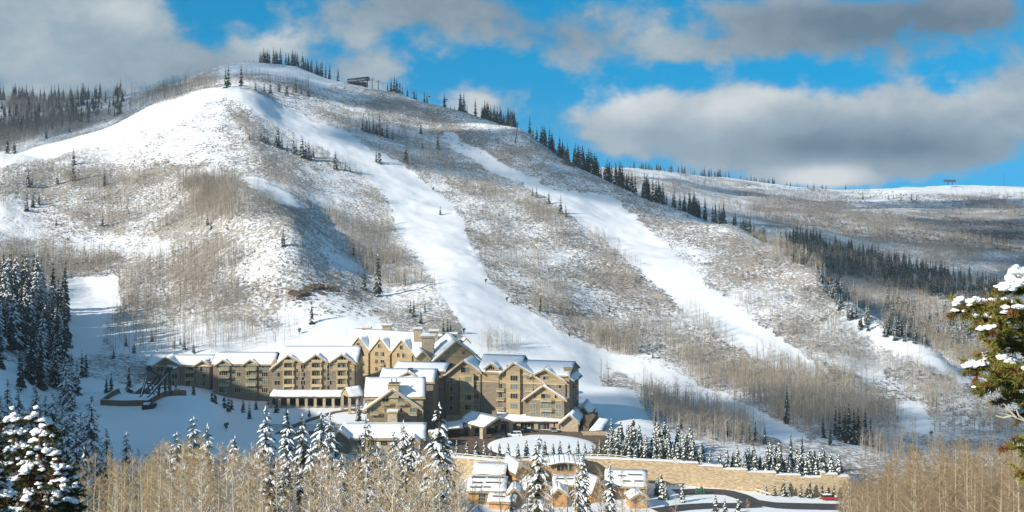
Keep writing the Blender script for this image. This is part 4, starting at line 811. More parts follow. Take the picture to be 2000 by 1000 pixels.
class Building:
    def __init__(s, name, label, cat, base):
        s.base = v3(*base); s.root = empty(name, base); tag(s.root, label, cat); s.wins = []
    def part(s, mb, name, parent=None, smooth=False):
        if not mb.v: return None
        mb.v = [tuple(v3(*p)-s.base) for p in mb.v]; return mb.build(name, parent or s.root, smooth)
    def prism(s, mb, fac, poly, t0, t1, m):      # poly in (s, z), counter-clockwise seen from the front
        n = len(poly); A_ = [fac.w(x, t0, z) for x, z in poly]; B_ = [fac.w(x, t1, z) for x, z in poly]
        mb.add(A_+B_, [tuple(range(n)), tuple(range(2*n-1, n-1, -1))]+[((i+1)%n, i, n+i, n+(i+1)%n) for i in range(n)], m)
    def fbox(s, mb, fac, x0, x1, t0, t1, z0, z1, m):
        s.prism(mb, fac, [(x0,z0),(x1,z0),(x1,z1),(x0,z1)], t0, t1, m)
    def wall(s, fac, poly, depth, band=None, lo='shingle', up='tan_wall', label=None, trim=True):
        mb = MB()
        if band is None: s.prism(mb, fac, poly, 0, depth, M[up])
        else:
            def clip(p, keep_low):
                out = []
                for i in range(len(p)):
                    a, b = p[i], p[(i+1)%len(p)]; ina = (a[1] <= band) == keep_low; inb = (b[1] <= band) == keep_low
                    if ina: out.append(a)
                    if ina != inb: k = (band-a[1])/(b[1]-a[1]); out.append((a[0]+k*(b[0]-a[0]), band))
                return out
            L_, U_ = clip(poly, True), clip(poly, False)
            if len(L_) > 2: s.prism(mb, fac, L_, 0, depth, M[lo])
            if len(U_) > 2: s.prism(mb, fac, U_, -.003, depth+.003, M[up])
            xs = [p[0] for p in poly]
            if trim: s.fbox(mb, fac, min(xs)-.04, max(xs)+.04, -.07, .2, band-.16, band+.16, M['trim'])
        return s.part(mb, 'wall')
    def slab(s, rb, sb, quad, snow=.42, inset=.18, board=.28):
        """roof plane given by 4 corners (eave left, eave right, ridge right, ridge left): boards below, snow above"""
        q = [v3(*p) for p in quad]; dn = v3(0,0,-board)
        rb.hexa([p+dn for p in q]+[p for p in q], M['roof_board'])
        c = sum(q)/4; u = [p+(c-p)/np.linalg.norm(c-p)*inset for p in q]
        # snow: a gently uneven grid with a rounded edge
        n1 = max(3, int(np.linalg.norm(u[1]-u[0])/1.6)); n2 = max(3, int(np.linalg.norm(u[3]-u[0])/1.6)); vs = []; 
        for j in range(n2+1):
            for i in range(n1+1):
                a, b = i/n1, j/n2; p = (u[0]*(1-a)+u[1]*a)*(1-b)+(u[3]*(1-a)+u[2]*a)*b
                e = min(1.0, 4.0*min(a, 1-a, b+.02)+.35)
                if j == 0: w_ = .9*max(0, float(vnoise(np.array([p[0]*.55+p[1]*.3]), np.array([p[2]+7.]), 8)[0])+.12); p = p+(u[3]-u[0])/np.linalg.norm(u[3]-u[0])*w_; h = snow*e**.5*(.85+.5*float(vnoise(np.array([p[0]*.35]), np.array([p[1]*.35+p[2]]), 5)[0]))
                if i in (0,n1) or j == 0: p = p+(p-c)/np.linalg.norm(p-c)*random.uniform(-.12,.10)
                vs.append(p+v3(0,0,h))
        o = len(vs); 
        fs = [(j*(n1+1)+i, j*(n1+1)+i+1, (j+1)*(n1+1)+i+1, (j+1)*(n1+1)+i) for j in range(n2) for i in range(n1)]
        ring = [i for i in range(n1+1)]+[j*(n1+1)+n1 for j in range(1,n2+1)]+[n2*(n1+1)+i for i in range(n1-1,-1,-1)]+[j*(n1+1) for j in range(n2-1,0,-1)]
        low = []
        for k in ring:
            j, i = divmod(k, n1+1); a, b = i/n1, j/n2; p = v3(*vs[k]); pl = (u[0]*(1-a)+u[1]*a)*(1-b)+(u[3]*(1-a)+u[2]*a)*b
            if j == 0: dd = (u[3]-u[0])/np.linalg.norm(u[3]-u[0]); pl = pl+dd*max(0, float((p-pl)@dd))
            low.append(len(vs)); vs.append(pl+v3(0,0,.012))
        fs += [(low[i], low[(i+1)%len(low)], ring[(i+1)%len(ring)], ring[i]) for i in range(len(ring))]
        sb.add(vs, fs, M['snow'])
    def finish_roof(s, rb, sb, name='roof'):
        r = s.part(rb, name); s.part(sb, 'snow', r, True); return r
    def gable(s, fac, L_, A_, R_, depth, ov=.9, fasc=True, snow=.42, name='roof', close=False):
        """gable roof whose ridge runs back from apex A; L and R are the feet, all (s, z) on the facade"""
        rb, sb = MB(), MB()
        s.slab(rb, sb, [fac.w(*(L_[0],-ov,L_[1])), fac.w(A_[0],-ov,A_[1]), fac.w(A_[0],depth,A_[1]), fac.w(L_[0],depth,L_[1])][:1]+[fac.w(L_[0],-ov,L_[1])][:0]+[fac.w(A_[0],-ov,A_[1]), fac.w(A_[0],depth,A_[1]), fac.w(L_[0],depth,L_[1])], snow) if False else None
        for foot in (L_, R_):
            e0, e1 = fac.w(foot[0],-ov,foot[1]), fac.w(foot[0],depth,foot[1]); r0, r1 = fac.w(A_[0],-ov,A_[1]), fac.w(A_[0],depth,A_[1])
            s.slab(rb, sb, [e1, e0, r0, r1] if foot is L_ else [e0, e1, r1, r0], snow)
            if fasc:   # barge board
                a, b = v3(foot[0], foot[1]), v3(A_[0], A_[1]); 
                s.prism(rb, fac, [(a[0],a[1]-.62),(b[0],b[1]-.62),(b[0],b[1]+.04),(a[0],a[1]+.04)] if foot is L_ else [(b[0],b[1]-.62),(a[0],a[1]-.62),(a[0],a[1]+.04),(b[0],b[1]+.04)], -ov-.1, -ov+.04, M['fascia'])
        return s.finish_roof(rb, sb, name)
    def main_roof(s, fac, x0, x1, ze, zr, depth, ov=.8, side=.7, snow=.45, t0=0.0):
        rb, sb = MB(), MB(); k = (zr-ze)/(depth/2+ov)
        s.slab(rb, sb, [fac.w(x0-side,t0-ov,ze), fac.w(x1+side,t0-ov,ze), fac.w(x1+side,t0+depth/2,zr), fac.w(x0-side,t0+depth/2,zr)], snow)
        s.slab(rb, sb, [fac.w(x1+side,t0+depth+ov,ze), fac.w(x0-side,t0+depth+ov,ze), fac.w(x0-side,t0+depth/2,zr), fac.w(x1+side,t0+depth/2,zr)], snow)
        s.fbox(rb, fac, x0-side, x1+side, t0-ov-.08, t0-ov+.05, ze-.42, ze+.02, M['fascia'])
        s.finish_roof(rb, sb)
        mb = MB()
        for xx in (x0, x1):   # gable ends
            P = [fac.w(xx,t0,ze+ov*k-.35), fac.w(xx,t0+depth,ze+ov*k-.35), fac.w(xx,t0+depth/2,zr-.32)]; d = fac.a*(.15 if xx == x1 else -.15)
            mb.add(P+[p-d*2 for p in P], [(0,1,2),(5,4,3),(0,3,4,1),(1,4,5,2),(2,5,3,0)], M['shingle'])
        s.part(mb, 'gable_wall')
    def window(s, fac, px, py, w, h, kind='double', t=0.0, lit=0, name='window'):
        x, z = fac.st(px, py, t); s.wins.append((fac, x, z, w, h, kind, t, lit, name))
    def build_windows(s, limit=98):
        ws = sorted(s.wins, key=lambda q: -q[3]*q[4]); rest = MB()
        for i, (fac, x, z, w, h, kind, t, lit, name) in enumerate(ws):
            mb = MB() if i < limit else rest; f = .13; g = M['curtain_glass'] if (lit or random.random() < .18) else M['glass']; F_ = M['trim']
            s.fbox(mb, fac, x-w/2, x+w/2, t-.03, t+.05, z-h/2, z+h/2, g)
            for a, b, c, d in ((x-w/2-f,x-w/2,z-h/2-f,z+h/2+f),(x+w/2,x+w/2+f,z-h/2-f,z+h/2+f),(x-w/2,x+w/2,z-h/2-f,z-h/2),(x-w/2,x+w/2,z+h/2,z+h/2+f)): s.fbox(mb, fac, a, b, t-.12, t+.05, c, d, F_)
            if random.random() < .4 and w > 1.2:      # a drawn curtain behind part of the pane
                u0 = x-w/2+w*random.choice((0,.55)); s.fbox(mb, fac, u0, u0+w*.42, t-.045, t-.031, z-h/2, z+h/2, M['curtain_glass'])
            n = {'single':0,'double':1,'triple':2,'grid':2,'door':1,'wide':3}[kind]
            for k in range(n):
                xx = x-w/2+w*(k+1)/(n+1); s.fbox(mb, fac, xx-.055, xx+.055, t-.085, t+.04, z-h/2, z+h/2, F_ if kind == 'double' else M['wood_rail'])
            if kind == 'grid':
                for k in (1,2,3): s.fbox(mb, fac, x-w/2, x+w/2, t-.08, t+.03, z-h/2+h*k/4-.05, z-h/2+h*k/4+.05, F_)
            if mb is not rest: s.part(mb, name)
        if rest.v: tag(s.part(rest, 'window'), kind='stuff')
    def balcony(s, fac, px, py, w, t=0.0, out=1.3, h=1.05, solid=False):
        """py: the floor line of the balcony"""
        mb = MB(); x, z = fac.st(px, py, t-out); m = M['wood_rail']
        s.fbox(mb, fac, x-w/2, x+w/2, t-out, t, z-.22, z, m)
        if solid: s.fbox(mb, fac, x-w/2, x+w/2, t-out, t-out+.1, z+.002, z+h, m)
        else:
            s.fbox(mb, fac, x-w/2, x+w/2, t-out, t-out+.09, z+h-.12, z+h, m); n = int(w/.32)
            for k in range(n+1):
                xx = x-w/2+.06+(w-.12)*k/n; s.fbox(mb, fac, xx-.06, xx+.06, t-out+.015, t-out+.075, z+.002, z+h-.122, m)
            for sx_ in (-1, 1): s.fbox(mb, fac, x+sx_*w/2-.05, x+sx_*w/2+.05, t-out+.091, t, z+h-.12, z+h, m); s.fbox(mb, fac, x+sx_*w/2-.05, x+sx_*w/2+.05, t-out+.091, t-out+.2, z+.002, z+h-.122, m)
        s.fbox(mb, fac, x-w/2+.15, x+w/2-.15, t-out+.15, t, z+.003, z+.12, M['snow'])
        for sx_ in (-1,1): mb.bar(fac.w(x+sx_*w*.4,t,z-1.1), fac.w(x+sx_*w*.4,t-out*.85,z-.24), .14, .14, m)
        s.part(mb, 'balcony')
    def chimney(s, px0, px1, py0, py1, Y, flue=False, m='stone', flare=0.0):
        mb = MB(); x0, _, z1 = pt(px0, py0, Y); x1, _, z0 = pt(px1, py1, Y); w = (x1-x0); cx = (x0+x1)/2; zb = z0-2.2
        hw = w/2*.86; mb.hexa([(cx-hw*(1+flare),Y-hw*(1+flare),zb),(cx+hw*(1+flare),Y-hw*(1+flare),zb),(cx+hw*(1+flare),Y+hw*(1+flare),zb),(cx-hw*(1+flare),Y+hw*(1+flare),zb),(cx-hw,Y-hw,z1-.5),(cx+hw,Y-hw,z1-.5),(cx+hw,Y+hw,z1-.5),(cx-hw,Y+hw,z1-.5)], M[m])
        for k in range(1, 3): zz = z0+(z1-z0-.5)*k/3; mb.box(cx-hw-.06,cx+hw+.06,Y-hw-.06,Y+hw+.06,zz-.08,zz+.08,M['trim'])
        mb.box(cx-w/2*1.08,cx+w/2*1.08,Y-w/2*1.08,Y+w/2*1.08,z1-.499,z1-.22,M['trim'])
        mb.box(cx-hw*.8,cx+hw*.8,Y-hw*.8,Y+hw*.8,z1-.219,z1+.02,M['metal'])
        if flue:
            for dx in (-.4,.5): mb.tube([(cx+dx*hw,Y,z1+.021),(cx+dx*hw,Y,z1+1.1)], .26, M['bus_grey'], 8); mb.tube([(cx+dx*hw,Y,z1+1.101),(cx+dx*hw,Y,z1+1.3)], .36, M['bus_grey'], 8)
        c = s.part(mb, 'chimney'); sb = MB(); sb.box(cx-w*.54,cx+w*.54,Y-w*.54,Y+w*.54,z1+.021,z1+.24,M['snow']) if not flue else sb.box(cx-w*.53,cx-hw*.82,Y-w*.53,Y+w*.53,z1-.218,z1-.02,M['snow']); s.part(sb, 'snow', c)
H = Building('hotel', 'large tan and brown mountain hotel with many snowy gables at the foot of the pistes', 'hotel', (-40, 470, -91))
zb = -91.5
def rect(fac, px0, px1, py_top, t=0, zbase=None):
    x0, z = fac.st(px0, py_top, t); x1, _ = fac.st(px1, py_top, t); return x0, x1, z
def S_(fac, *pts): return [fac.st(a, b) for a, b in pts]
# --- far left block
f = Fac(345, 520, 0); x0, x1, ze = rect(f, 287, 412, 714)
_, band = f.st(345, 717); zr = f.st(345, 693, 8)[1]
H.wall(f, [(x0,zb),(x1,zb),(x1,ze+.3),(x0,ze+.3)], 16, None, up='shingle'); H.main_roof(f, x0, x1, ze, zr, 16)
for L_, A_, R_ in (((295,717),(325,696),(357,714.5)), ((378,714),(396,702.5),(414,713.5))):
    l, a, r = S_(f, L_, A_, R_); g_ = Fac(345, 519.2, 0); dz = .25
    mb = MB(); H.prism(mb, f, [(l[0]+.9,zb),(r[0]-.9,zb),(r[0]-.9,r[1]-.15),(a[0],a[1]-.35),(l[0]+.9,l[1]-.15)], -.5, .2, M['shingle']); H.part(mb, 'gable_wall'); H.gable(f, l, a, r, 8.5, 1.3)
for px_, ws in ((313,2.6),(341,2.3),(396,2.3)):
    for py_ in (721,735,749): H.window(f, px_, py_, ws, 1.9, 'double', -.5 if px_ != 370 else 0)
for py_ in (721,735,749): H.window(f, 370, py_, 3.2, 2.2, 'triple', 0)
for py_ in (727,742): H.balcony(f, 370, py_, 4.0)
# --- second block
f = Fac(475, 515, 0); x0, x1, ze = rect(f, 416, 534, 711.5); zr = f.st(475, 688, 8)[1]
H.wall(f, [(x0,zb),(x1,zb),(x1,ze+.3),(x0,ze+.3)], 16, None, up='shingle'); H.main_roof(f, x0, x1, ze, zr, 16)
for c in (436.5, 489.5):
    l, a, r = S_(f, (c-17,712.5), (c,701), (c+17,711)); mb = MB(); H.prism(mb, f, [(l[0]+.9,zb),(r[0]-.9,zb),(r[0]-.9,r[1]-.15),(a[0],a[1]-.35),(l[0]+.9,l[1]-.15)], -.5, .2, M['shingle']); H.part(mb, 'gable_wall'); H.gable(f, l, a, r, 8, 1.3)
    for i, py_ in enumerate((716.5,731,746,761)): H.window(f, c, py_, 3.5, 2.3, 'wide', -.5, i % 2 == 0)
    for py_ in (723,738,753): H.balcony(f, c, py_, 4.2, -.5)
for c in (464, 517):
    for i, py_ in enumerate((716.5,731,746,762)): H.window(f, c, py_, 2.5, 1.8, 'triple', 0, i in (0,2))
H.chimney(407, 411, 700, 712, 521, m='metal')
# --- third block with three tall gables
f = Fac(612, 508, 0); x0, x1, ze = rect(f, 530, 697, 710); zr = f.st(620, 676, 10)[1]; band = f.st(612, 724)[1]
H.wall(f, [(x0,zb),(x1,zb),(x1,ze+.3),(x0,ze+.3)], 20, band); H.main_roof(f, f.st(545,700)[0], x1, ze+.4, zr, 20)
for (L_, A_, R_) in (((526.5,721),(563.6,692),(594,709)), ((590,709.5),(617.6,690.6),(644,708.5)), ((640,709.5),(668,690),(697,709.5))):
    l, a, r = S_(f, L_, A_, R_); xl = max(l[0]+.9, x0); mb = MB()
    for lo, hi, m in ((zb, band, 'shingle'), (band, None, 'tan_wall')):
        if hi: H.prism(mb, f, [(xl,lo),(r[0]-.9,lo),(r[0]-.9,hi),(xl,hi)], -.6, .2, M[m])
        else: H.prism(mb, f, [(xl,lo+.001),(r[0]-.9,lo+.001),(r[0]-.9,r[1]-.2),(a[0],a[1]-.4),(xl,max(l[1]-.2,lo+.3))], -.6, .2, M[m])
    H.part(mb, 'gable_wall'); H.gable(f, l, a, r, 10, 1.5)
    c = A_[0]; cb = a[0]; mb = MB()      # the bay of tan panels with balconies
    xb0, xb1 = cb-2.2, cb+2.2; H.fbox(mb, f, xb0, xb0+.6, -1.3, -.59, zb+5, f.st(c,706)[1], M['tan_wall']); H.fbox(mb, f, xb1-.6, xb1, -1.3, -.59, zb+5, f.st(c,706)[1], M['tan_wall']); H.part(mb, 'bay_post')
    H.window(f, c+3, 700.5, 2.0, 1.7, 'double', -.6)
    for i, py_ in enumerate((715.5,731,747)): H.window(f, c+1, py_, 3.0, 2.0, 'wide', -.6, 0)
    for py_ in (707.5,722.5,738.5,755): H.balcony(f, c+1, py_, 4.3, -.6, 1.0, 1.0, True)
for c, k in ((541.5,0),(592,1),(643.5,1)):
    for py_ in (716,731.5,747.5): H.window(f, c, py_, 1.9 if k else 2.3, 1.8, 'double', -.0 if k and py_ < 0 else -.6, 0)
for c in (540,568,596,620,645): H.window(f, c, 766, 3.2, 1.8, 'double', -.6, 1)
# --- arcade of the left wing
f = Fac(600, 499, 0); mb = MB(); x0, x1, zt = rect(f, 528, 668, 778)
for k in range(9): mb = MB(); xx = x0+(x1-x0)*k/8; H.fbox(mb, f, xx-.55, xx+.55, 0, 1.1, zb, zt, M['stone']); H.part(mb, 'arcade_pier')
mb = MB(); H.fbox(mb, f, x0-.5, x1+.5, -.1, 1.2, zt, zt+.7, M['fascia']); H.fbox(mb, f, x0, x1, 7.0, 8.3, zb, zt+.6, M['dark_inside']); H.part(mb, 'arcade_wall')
rb, sb = MB(), MB(); H.slab(rb, sb, [f.w(x0-.6,-.7,zt+.75), f.w(x1+.6,-.7,zt+.75), f.w(x1+.6,8.6,zt+2.0), f.w(x0-.6,8.6,zt+2.0)], .5); H.finish_roof(rb, sb)
# --- garden pavilion at the end of the arcade
f = Fac(690, 487, 62); mb = MB(); zr = pt(690,758,489)[2]
g0 = Fac(674, 487, 62)
rb, sb = MB(), MB(); A0, A1 = v3(*pt(674,757.5,491)), v3(*pt(704,757,497)); A1[2] = A0[2]; E0, E1 = v3(*pt(682,776,485.5)), v3(*pt(714,781,488.5)); B0, B1 = v3(*pt(666,771.5,495)), v3(*pt(696,772,504)); E1[2] = E0[2]-.2; B0[2] = E0[2]; B1[2] = E0[2]
H.slab(rb, sb, [E0, E1, A1, A0], .4); H.slab(rb, sb, [B1, B0, A0, A1], .4); H.finish_roof(rb, sb)
mb = MB()
for p in (E0, E1, B0, (E0+E1)/2): q = p+(sum((E0,E1,B0,B1))/4-p)*.12; mb = MB(); mb.box(q[0]-.55,q[0]+.55,q[1]-.55,q[1]+.55,zb,p[2]-.1,M['stone']); H.part(mb, 'pavilion_pier')
mb = MB(); mb.add([E0+v3(.3,.3,-.3), B0+v3(.3,-.3,-.3), A0+v3(.3,0,-.35), E0+v3(.6,.3,-.3), B0+v3(.6,-.3,-.3), A0+v3(.6,0,-.35)], [(0,2,1),(3,4,5),(0,1,4,3),(1,2,5,4),(2,0,3,5)], M['tan_wall']); H.part(mb, 'gable_wall')
# --- central tower block, turned towards the left
f = Fac(690, 546, 24); x0, x1, ze = rect(f, 682, 808, 688); ze = f.st(690,684)[1]; band = ze-7.5; zr = ze+8.2
H.wall(f, [(x0-2.4,zb),(x1+4,zb),(x1+4,ze+.4),(x0-2.4,ze+.4)], 20, band, up='tan_wall'); H.main_roof(f, x0-2.4, x1+9, ze+.6, zr, 20)
W = (x1-x0)/3.0
for k in range(3):
    l, a, r = (x0+W*k-.3, ze-.2), (x0+W*(k+.5), ze+6.2), (x0+W*(k+1)+.3, ze-.2); mb = MB()
    H.prism(mb, f, [(l[0]+.8,zb),(r[0]-.8,zb),(r[0]-.8,r[1]-.1),(a[0],a[1]-.4),(l[0]+.8,l[1]-.1)], -.9, .2, M['tan_wall']); H.part(mb, 'gable_wall'); H.gable(f, l, a, r, 10, 1.3)
    for j in range(6):
        z = ze+2.6-3.35*j
        for dx, w in (((-.2,1.5),) if j == 0 else ((-1.7,1.2),(1.2,1.8))): H.wins.append((f, a[0]+dx, z, w, 1.8, 'double', -.9, 0, 'window'))
        if j in (2,3,4):
            p = f.w(a[0]+1.2, -2.0, z-1.25); H.balcony(f, 1000+F*p[0]/p[1], HY-F*p[2]/p[1], 2.4, -.9, 1.1)
g_ = Fac(668, 552, 24)
# --- big gable right of the tower
f = Fac(890, 488, -10); l, a, r = S_(f, (842,706), (891,664), (942,697)); r = (r[0], r[1]-1.2); mb = MB()
H.prism(mb, f, [(l[0]+1.2,zb),(r[0]-1.2,zb),(r[0]-1.2,r[1]-.2),(a[0],a[1]-.5),(l[0]+1.2,l[1]-.2)], 0, 24, M['tan_wall'])
_, zt = f.st(891, 681); H.fbox(mb, f, l[0]+5.2, r[0]-5.2, -.08, .05, zt-.18, zt+.18, M['trim']); _, zt = f.st(891, 694); H.fbox(mb, f, l[0]+1.6, r[0]-1.6, -.08, .05, zt-.18, zt+.18, M['trim']); H.part(mb, 'gable_wall'); H.gable(f, l, a, r, 26, 1.3)
for px_, py_, w in ((865,707,2.3),(917,702.5,2.3),(875,689,1.0),(905,689,1.0)): H.window(f, px_, py_, w, 1.9 if w > 1 else 1.1, 'double')
l2, a2, r2 = S_(f, (811,699), (826,684.5), (842,702)); mb = MB(); H.prism(mb, f, [(l2[0]+.5,zb),(r2[0]-.5,zb),(r2[0]-.5,r2[1]),(a2[0],a2[1]-.4),(l2[0]+.5,l2[1])], .5, 12, M['tan_wall']); H.part(mb, 'gable_wall'); H.gable(f, l2, a2, r2, 12, .4)
l3, a3, r3 = S_(f, (904,663), (912,659), (919,668)); H.gable(Fac(912, 500, -10), *S_(Fac(912,500,-10), (902,668), (911,660), (920,669)), 5, .3)
for c in ((822,850,655,684,496),(807,825,641,657,530),(838,857,645,661,528),(872,893,651,663,516),(707,725,639,649,556),(746,765,634,649,556),(688,699,657,666,553)): H.chimney(*c)
# --- low snowy roofs in the middle
f = Fac(800, 470, 8); x0, x1, ze = rect(f, 770, 868, 722); zr = f.st(815, 707, 8)[1]; H.wall(f, [(x0,zb),(x1,zb),(x1,ze+.3),(x0,ze+.3)], 16, None, up='shingle'); H.main_roof(f, x0, x1, ze, zr, 16)
f = Fac(795, 450, 4); x0, x1, ze = rect(f, 742, 846, 745); zr = f.st(800, 720, 8)[1]; H.wall(f, [(x0,zb),(x1,zb),(x1,ze+.3),(x0,ze+.3)], 16, None, up='shingle'); H.main_roof(f, x0, x1, ze, zr, 16)
for c in (801, 793): H.gable(f, *S_(f, (c-17,737), (c+2,727), (c+20,737)), 6, -2.2) if c == 793 else None
mb = MB(); mb.box(*pt(797,0,455)[:1], pt(806,0,455)[0], 454, 456, pt(0,727,455)[2], pt(0,719,455)[2], M['metal']); H.part(mb, 'roof_vent')
# --- gabled lodge house at the front
f = Fac(770, 433, -3); x0, x1, ze = rect(f, 716, 826, 776); zr = f.st(775, 737, 7.2)[1]; band = f.st(770, 807)[1]
H.wall(f, [(x0,zb-2),(x1,zb-2),(x1,ze+.2),(x0,ze+.2)], 14.4, band); H.main_roof(f, x0, x1, ze-.2, zr, 14.4, side=.9)
l, a, r = S_(f, (708,800), (767,757.5), (827,799)); mb = MB()
H.prism(mb, f, [(l[0]+2.2,band+.001),(r[0]-2.2,band+.001),(r[0]-2.2,r[1]+1.2),(a[0],a[1]-.5),(l[0]+2.2,l[1]+1.2)], -1.2, .2, M['tan_wall']); H.prism(mb, f, [(l[0]+2.2,zb-3),(r[0]-2.2,zb-3),(r[0]-2.2,band),(l[0]+2.2,band)], -1.2, .2, M['shingle'])
_, zt = f.st(767,776); H.fbox(mb, f, l[0]+6.4, r[0]-6.4, -1.28, -1.1, zt-.15, zt+.15, M['trim']); H.part(mb, 'gable_wall'); H.gable(f, l, a, r, 9, 2.4)
for px_, py_, k in ((753,783,0),(783,783,1)): H.window(f, px_, py_, 2.1, 2.0, 'double', -1.2, k); H.balcony(f, px_, py_+7.5, 3.0, -1.2, 1.2, 1.0)
for px_, py_ in ((731,802),(806,803)): H.window(f, px_, py_, 2.0, 2.3, 'double', -1.2, 1); H.balcony(f, px_, py_+8, 2.9, -1.2, 1.2, 1.0)
for px_ in (753,783.5): H.window(f, px_, 801, .8, 1.5, 'single', -1.2)
H.chimney(757, 781, 747, 763, 433, True); H.chimney(757, 777, 802, 827, 429, flare=.25)
mb = MB(); g2 = Fac(838, 441, 78)
l, a, r = (-8,-81.5), (0,-75.5), (8,-81.5); H.prism(mb, g2, [(l[0]+1,zb-2),(r[0]-1,zb-2),(r[0]-1,r[1]),(a[0],a[1]-.4),(l[0]+1,l[1])], 0, 8, M['shingle']) if False else None
# side wing with dark gables facing right
f2 = Fac(838, 445, -62); 
# --- low front house
f = Fac(760, 421, 0); x0, x1, ze = rect(f, 668, 828, 857); zr = f.st(760, 826, 6)[1]
H.wall(f, [(x0,-101),(x1,-101),(x1,ze+.2),(x0,ze+.2)], 12, None, up='stone'); H.main_roof(f, x0, x1, ze, zr, 12)
l, a, r = S_(f, (793,858), (806.5,847), (823,860)); mb = MB(); H.prism(mb, f, [(l[0]+.6,-101),(r[0]-.6,-101),(r[0]-.6,r[1]),(a[0],a[1]-.4),(l[0]+.6,l[1])], -2.5, .2, M['shingle']); H.part(mb, 'gable_wall'); H.gable(f, l, a, r, 5, 3.3)
l, a, r = S_(f, (650,858), (664,836), (686,858)); mb = MB(); H.prism(mb, f, [(l[0]+.6,-101),(r[0]-.6,-101),(r[0]-.6,r[1]),(a[0],a[1]-.4),(l[0]+.6,l[1])], -1.5, .2, M['shingle']); H.part(mb, 'gable_wall'); H.gable(f, l, a, r, 9, 2.3)
H.chimney(837, 850, 842, 858, 424)
for px_ in (700,725,750,775): H.window(f, px_, 865, 2.2, 1.8, 'triple', 0, 0)
# --- right wing
f = Fac(1000, 463, 13); zbR = zb
xL, xR, ze = f.st(866,733)[0], f.st(1112,731)[0], f.st(1000,730)[1]; band = f.st(1000,747)[1]; zr = f.st(975,692.5,10)[1]
H.wall(f, [(xL,zb),(xR,zb),(xR,ze+.2),(xL,ze+.2)], 20, band); H.main_roof(f, f.st(935,730)[0], f.st(1012,730)[0], ze+.3, zr, 20); H.main_roof(f, f.st(1006,730)[0], xR, ze, f.st(1050,704,10)[1], 20, side=.5)
def rgable(Lp, Ap, Rp, depth, t=-.6, ov=1.5, wl=1.0, low=True, bnd=band):
    l, a, r = S_(f, Lp, Ap, Rp); mb = MB(); zz = min(l[1], r[1])-.2
    if zz > bnd:
        H.prism(mb, f, [(l[0]+wl,bnd+.001),(r[0]-wl,bnd+.001),(r[0]-wl,r[1]-.1),(a[0],a[1]-.45),(l[0]+wl,l[1]-.1)], t, .2, M['tan_wall'])
        H.prism(mb, f, [(l[0]+wl,zb),(r[0]-wl,zb),(r[0]-wl,bnd),(l[0]+wl,bnd)], t, .2, M['shingle']); H.fbox(mb, f, l[0]+wl, r[0]-wl, t-.08, t+.05, bnd-.17, bnd+.17, M['trim'])
    else: H.prism(mb, f, [(l[0]+wl,zb),(r[0]-wl,zb),(r[0]-wl,r[1]-.1),(a[0],a[1]-.45),(l[0]+wl,l[1]-.1)], t, .2, M['tan_wall'])
    H.part(mb, 'gable_wall'); return H.gable(f, l, a, r, depth, ov-t)
rgable((866,734.5),(908,701.5),(944,727),10.5)
rgable((976,729.5),(1005,706.5),(1048,732),10.5)
rgable((1036,733),(1066,718.5),(1110,746),9.5)
rgable((945.5,719.5),(960,708),(977,719.5),8, -.3, .9, .5)
# lower double gable in front
band4 = f.st(1064,779)[1]; l, a, r = S_(f, (1022,779.5), (1064,749.5), (1111,779.5)); mb = MB()
H.prism(mb, f, [(l[0]+1.4,band4+.001),(r[0]-1.4,band4+.001),(r[0]-1.4,band4+.6),(a[0],a[1]-.5),(l[0]+1.4,band4+.6)], -2.0, -.5, M['tan_wall']); H.prism(mb, f, [(l[0]+1.4,zb),(r[0]-1.4,zb),(r[0]-1.4,band4),(l[0]+1.4,band4)], -2.0, -.5, M['shingle']); H.fbox(mb, f, l[0]+2.2, r[0]-2.2, -2.1, -1.9, band4-.2, band4+.15, M['trim']); H.part(mb, 'gable_wall'); H.gable(f, l, a, r, 1.0, 3.4)
rb, sb = MB(), MB(); q = [f.st(1044,731), f.st(1072,753)]   # long right slope of the second gable down to the lower gable
H.slab(rb, sb, [f.w(q[1][0],-2.2,q[1][1]), f.w(q[1][0],3,q[1][1]), f.w(q[0][0],3,q[0][1]), f.w(q[0][0],-2.2,q[0][1])], .4); H.prism(rb, f, [(q[0][0],q[0][1]-.62),(q[1][0],q[1][1]-.62),(q[1][0],q[1][1]+.04),(q[0][0],q[0][1]+.04)], -2.3, -2.16, M['fascia']); H.finish_roof(rb, sb)
# bays: tan towers
for c, w, top in ((1004,5.2,713),(914,5.2,729)):
    xc = f.st(c, 750)[0]; mb = MB(); H.fbox(mb, f, xc-w/2, xc+w/2, -1.7, -.59, f.st(c,811)[1], f.st(c,top)[1], M['tan_wall'])
    for py_ in (748,766,783,800): _, z = f.st(c, py_); H.fbox(mb, f, xc-w/2-.05, xc+w/2+.05, -1.76, -1.6, z-.12, z+.12, M['trim'])
    H.part(mb, 'bay')
H.window(f, 1004.5, 719.5, 2.0, 2.1, 'double', -.6, 1); H.window(f, 908, 722.5, 3.2, 2.0, 'single', -.6)
for i, py_ in enumerate((738.5,755.5,773.5,793)): H.window(f, 1004, py_, 2.7, 1.9, 'triple', -1.7, i % 2); H.window(f, 914, py_+2.5, 2.4, 1.8, 'triple', -1.7, i == 1)
for c in (884,):
    for py_ in (742.5,760,778,797): H.window(f, c, py_, 1.9, 1.8, 'double', -.6)
for c in (899,):
    for py_ in (742,760,777): H.window(f, c, py_, .8, 1.7, 'single', -.6)
for c in (930,):
    for py_ in (739,756,774,795): H.window(f, c, py_, 2.0, 1.7, 'double', -.6)
for c in (952.5,):
    for i, py_ in enumerate((737,754,772.5,792.5)): H.window(f, c, py_, 2.0, 1.75, 'double', 0, 0)
for i, py_ in enumerate((737,754,771.5,792,807)): H.window(f, 976.5, py_, 2.0, 1.8, 'double', 0, 0)
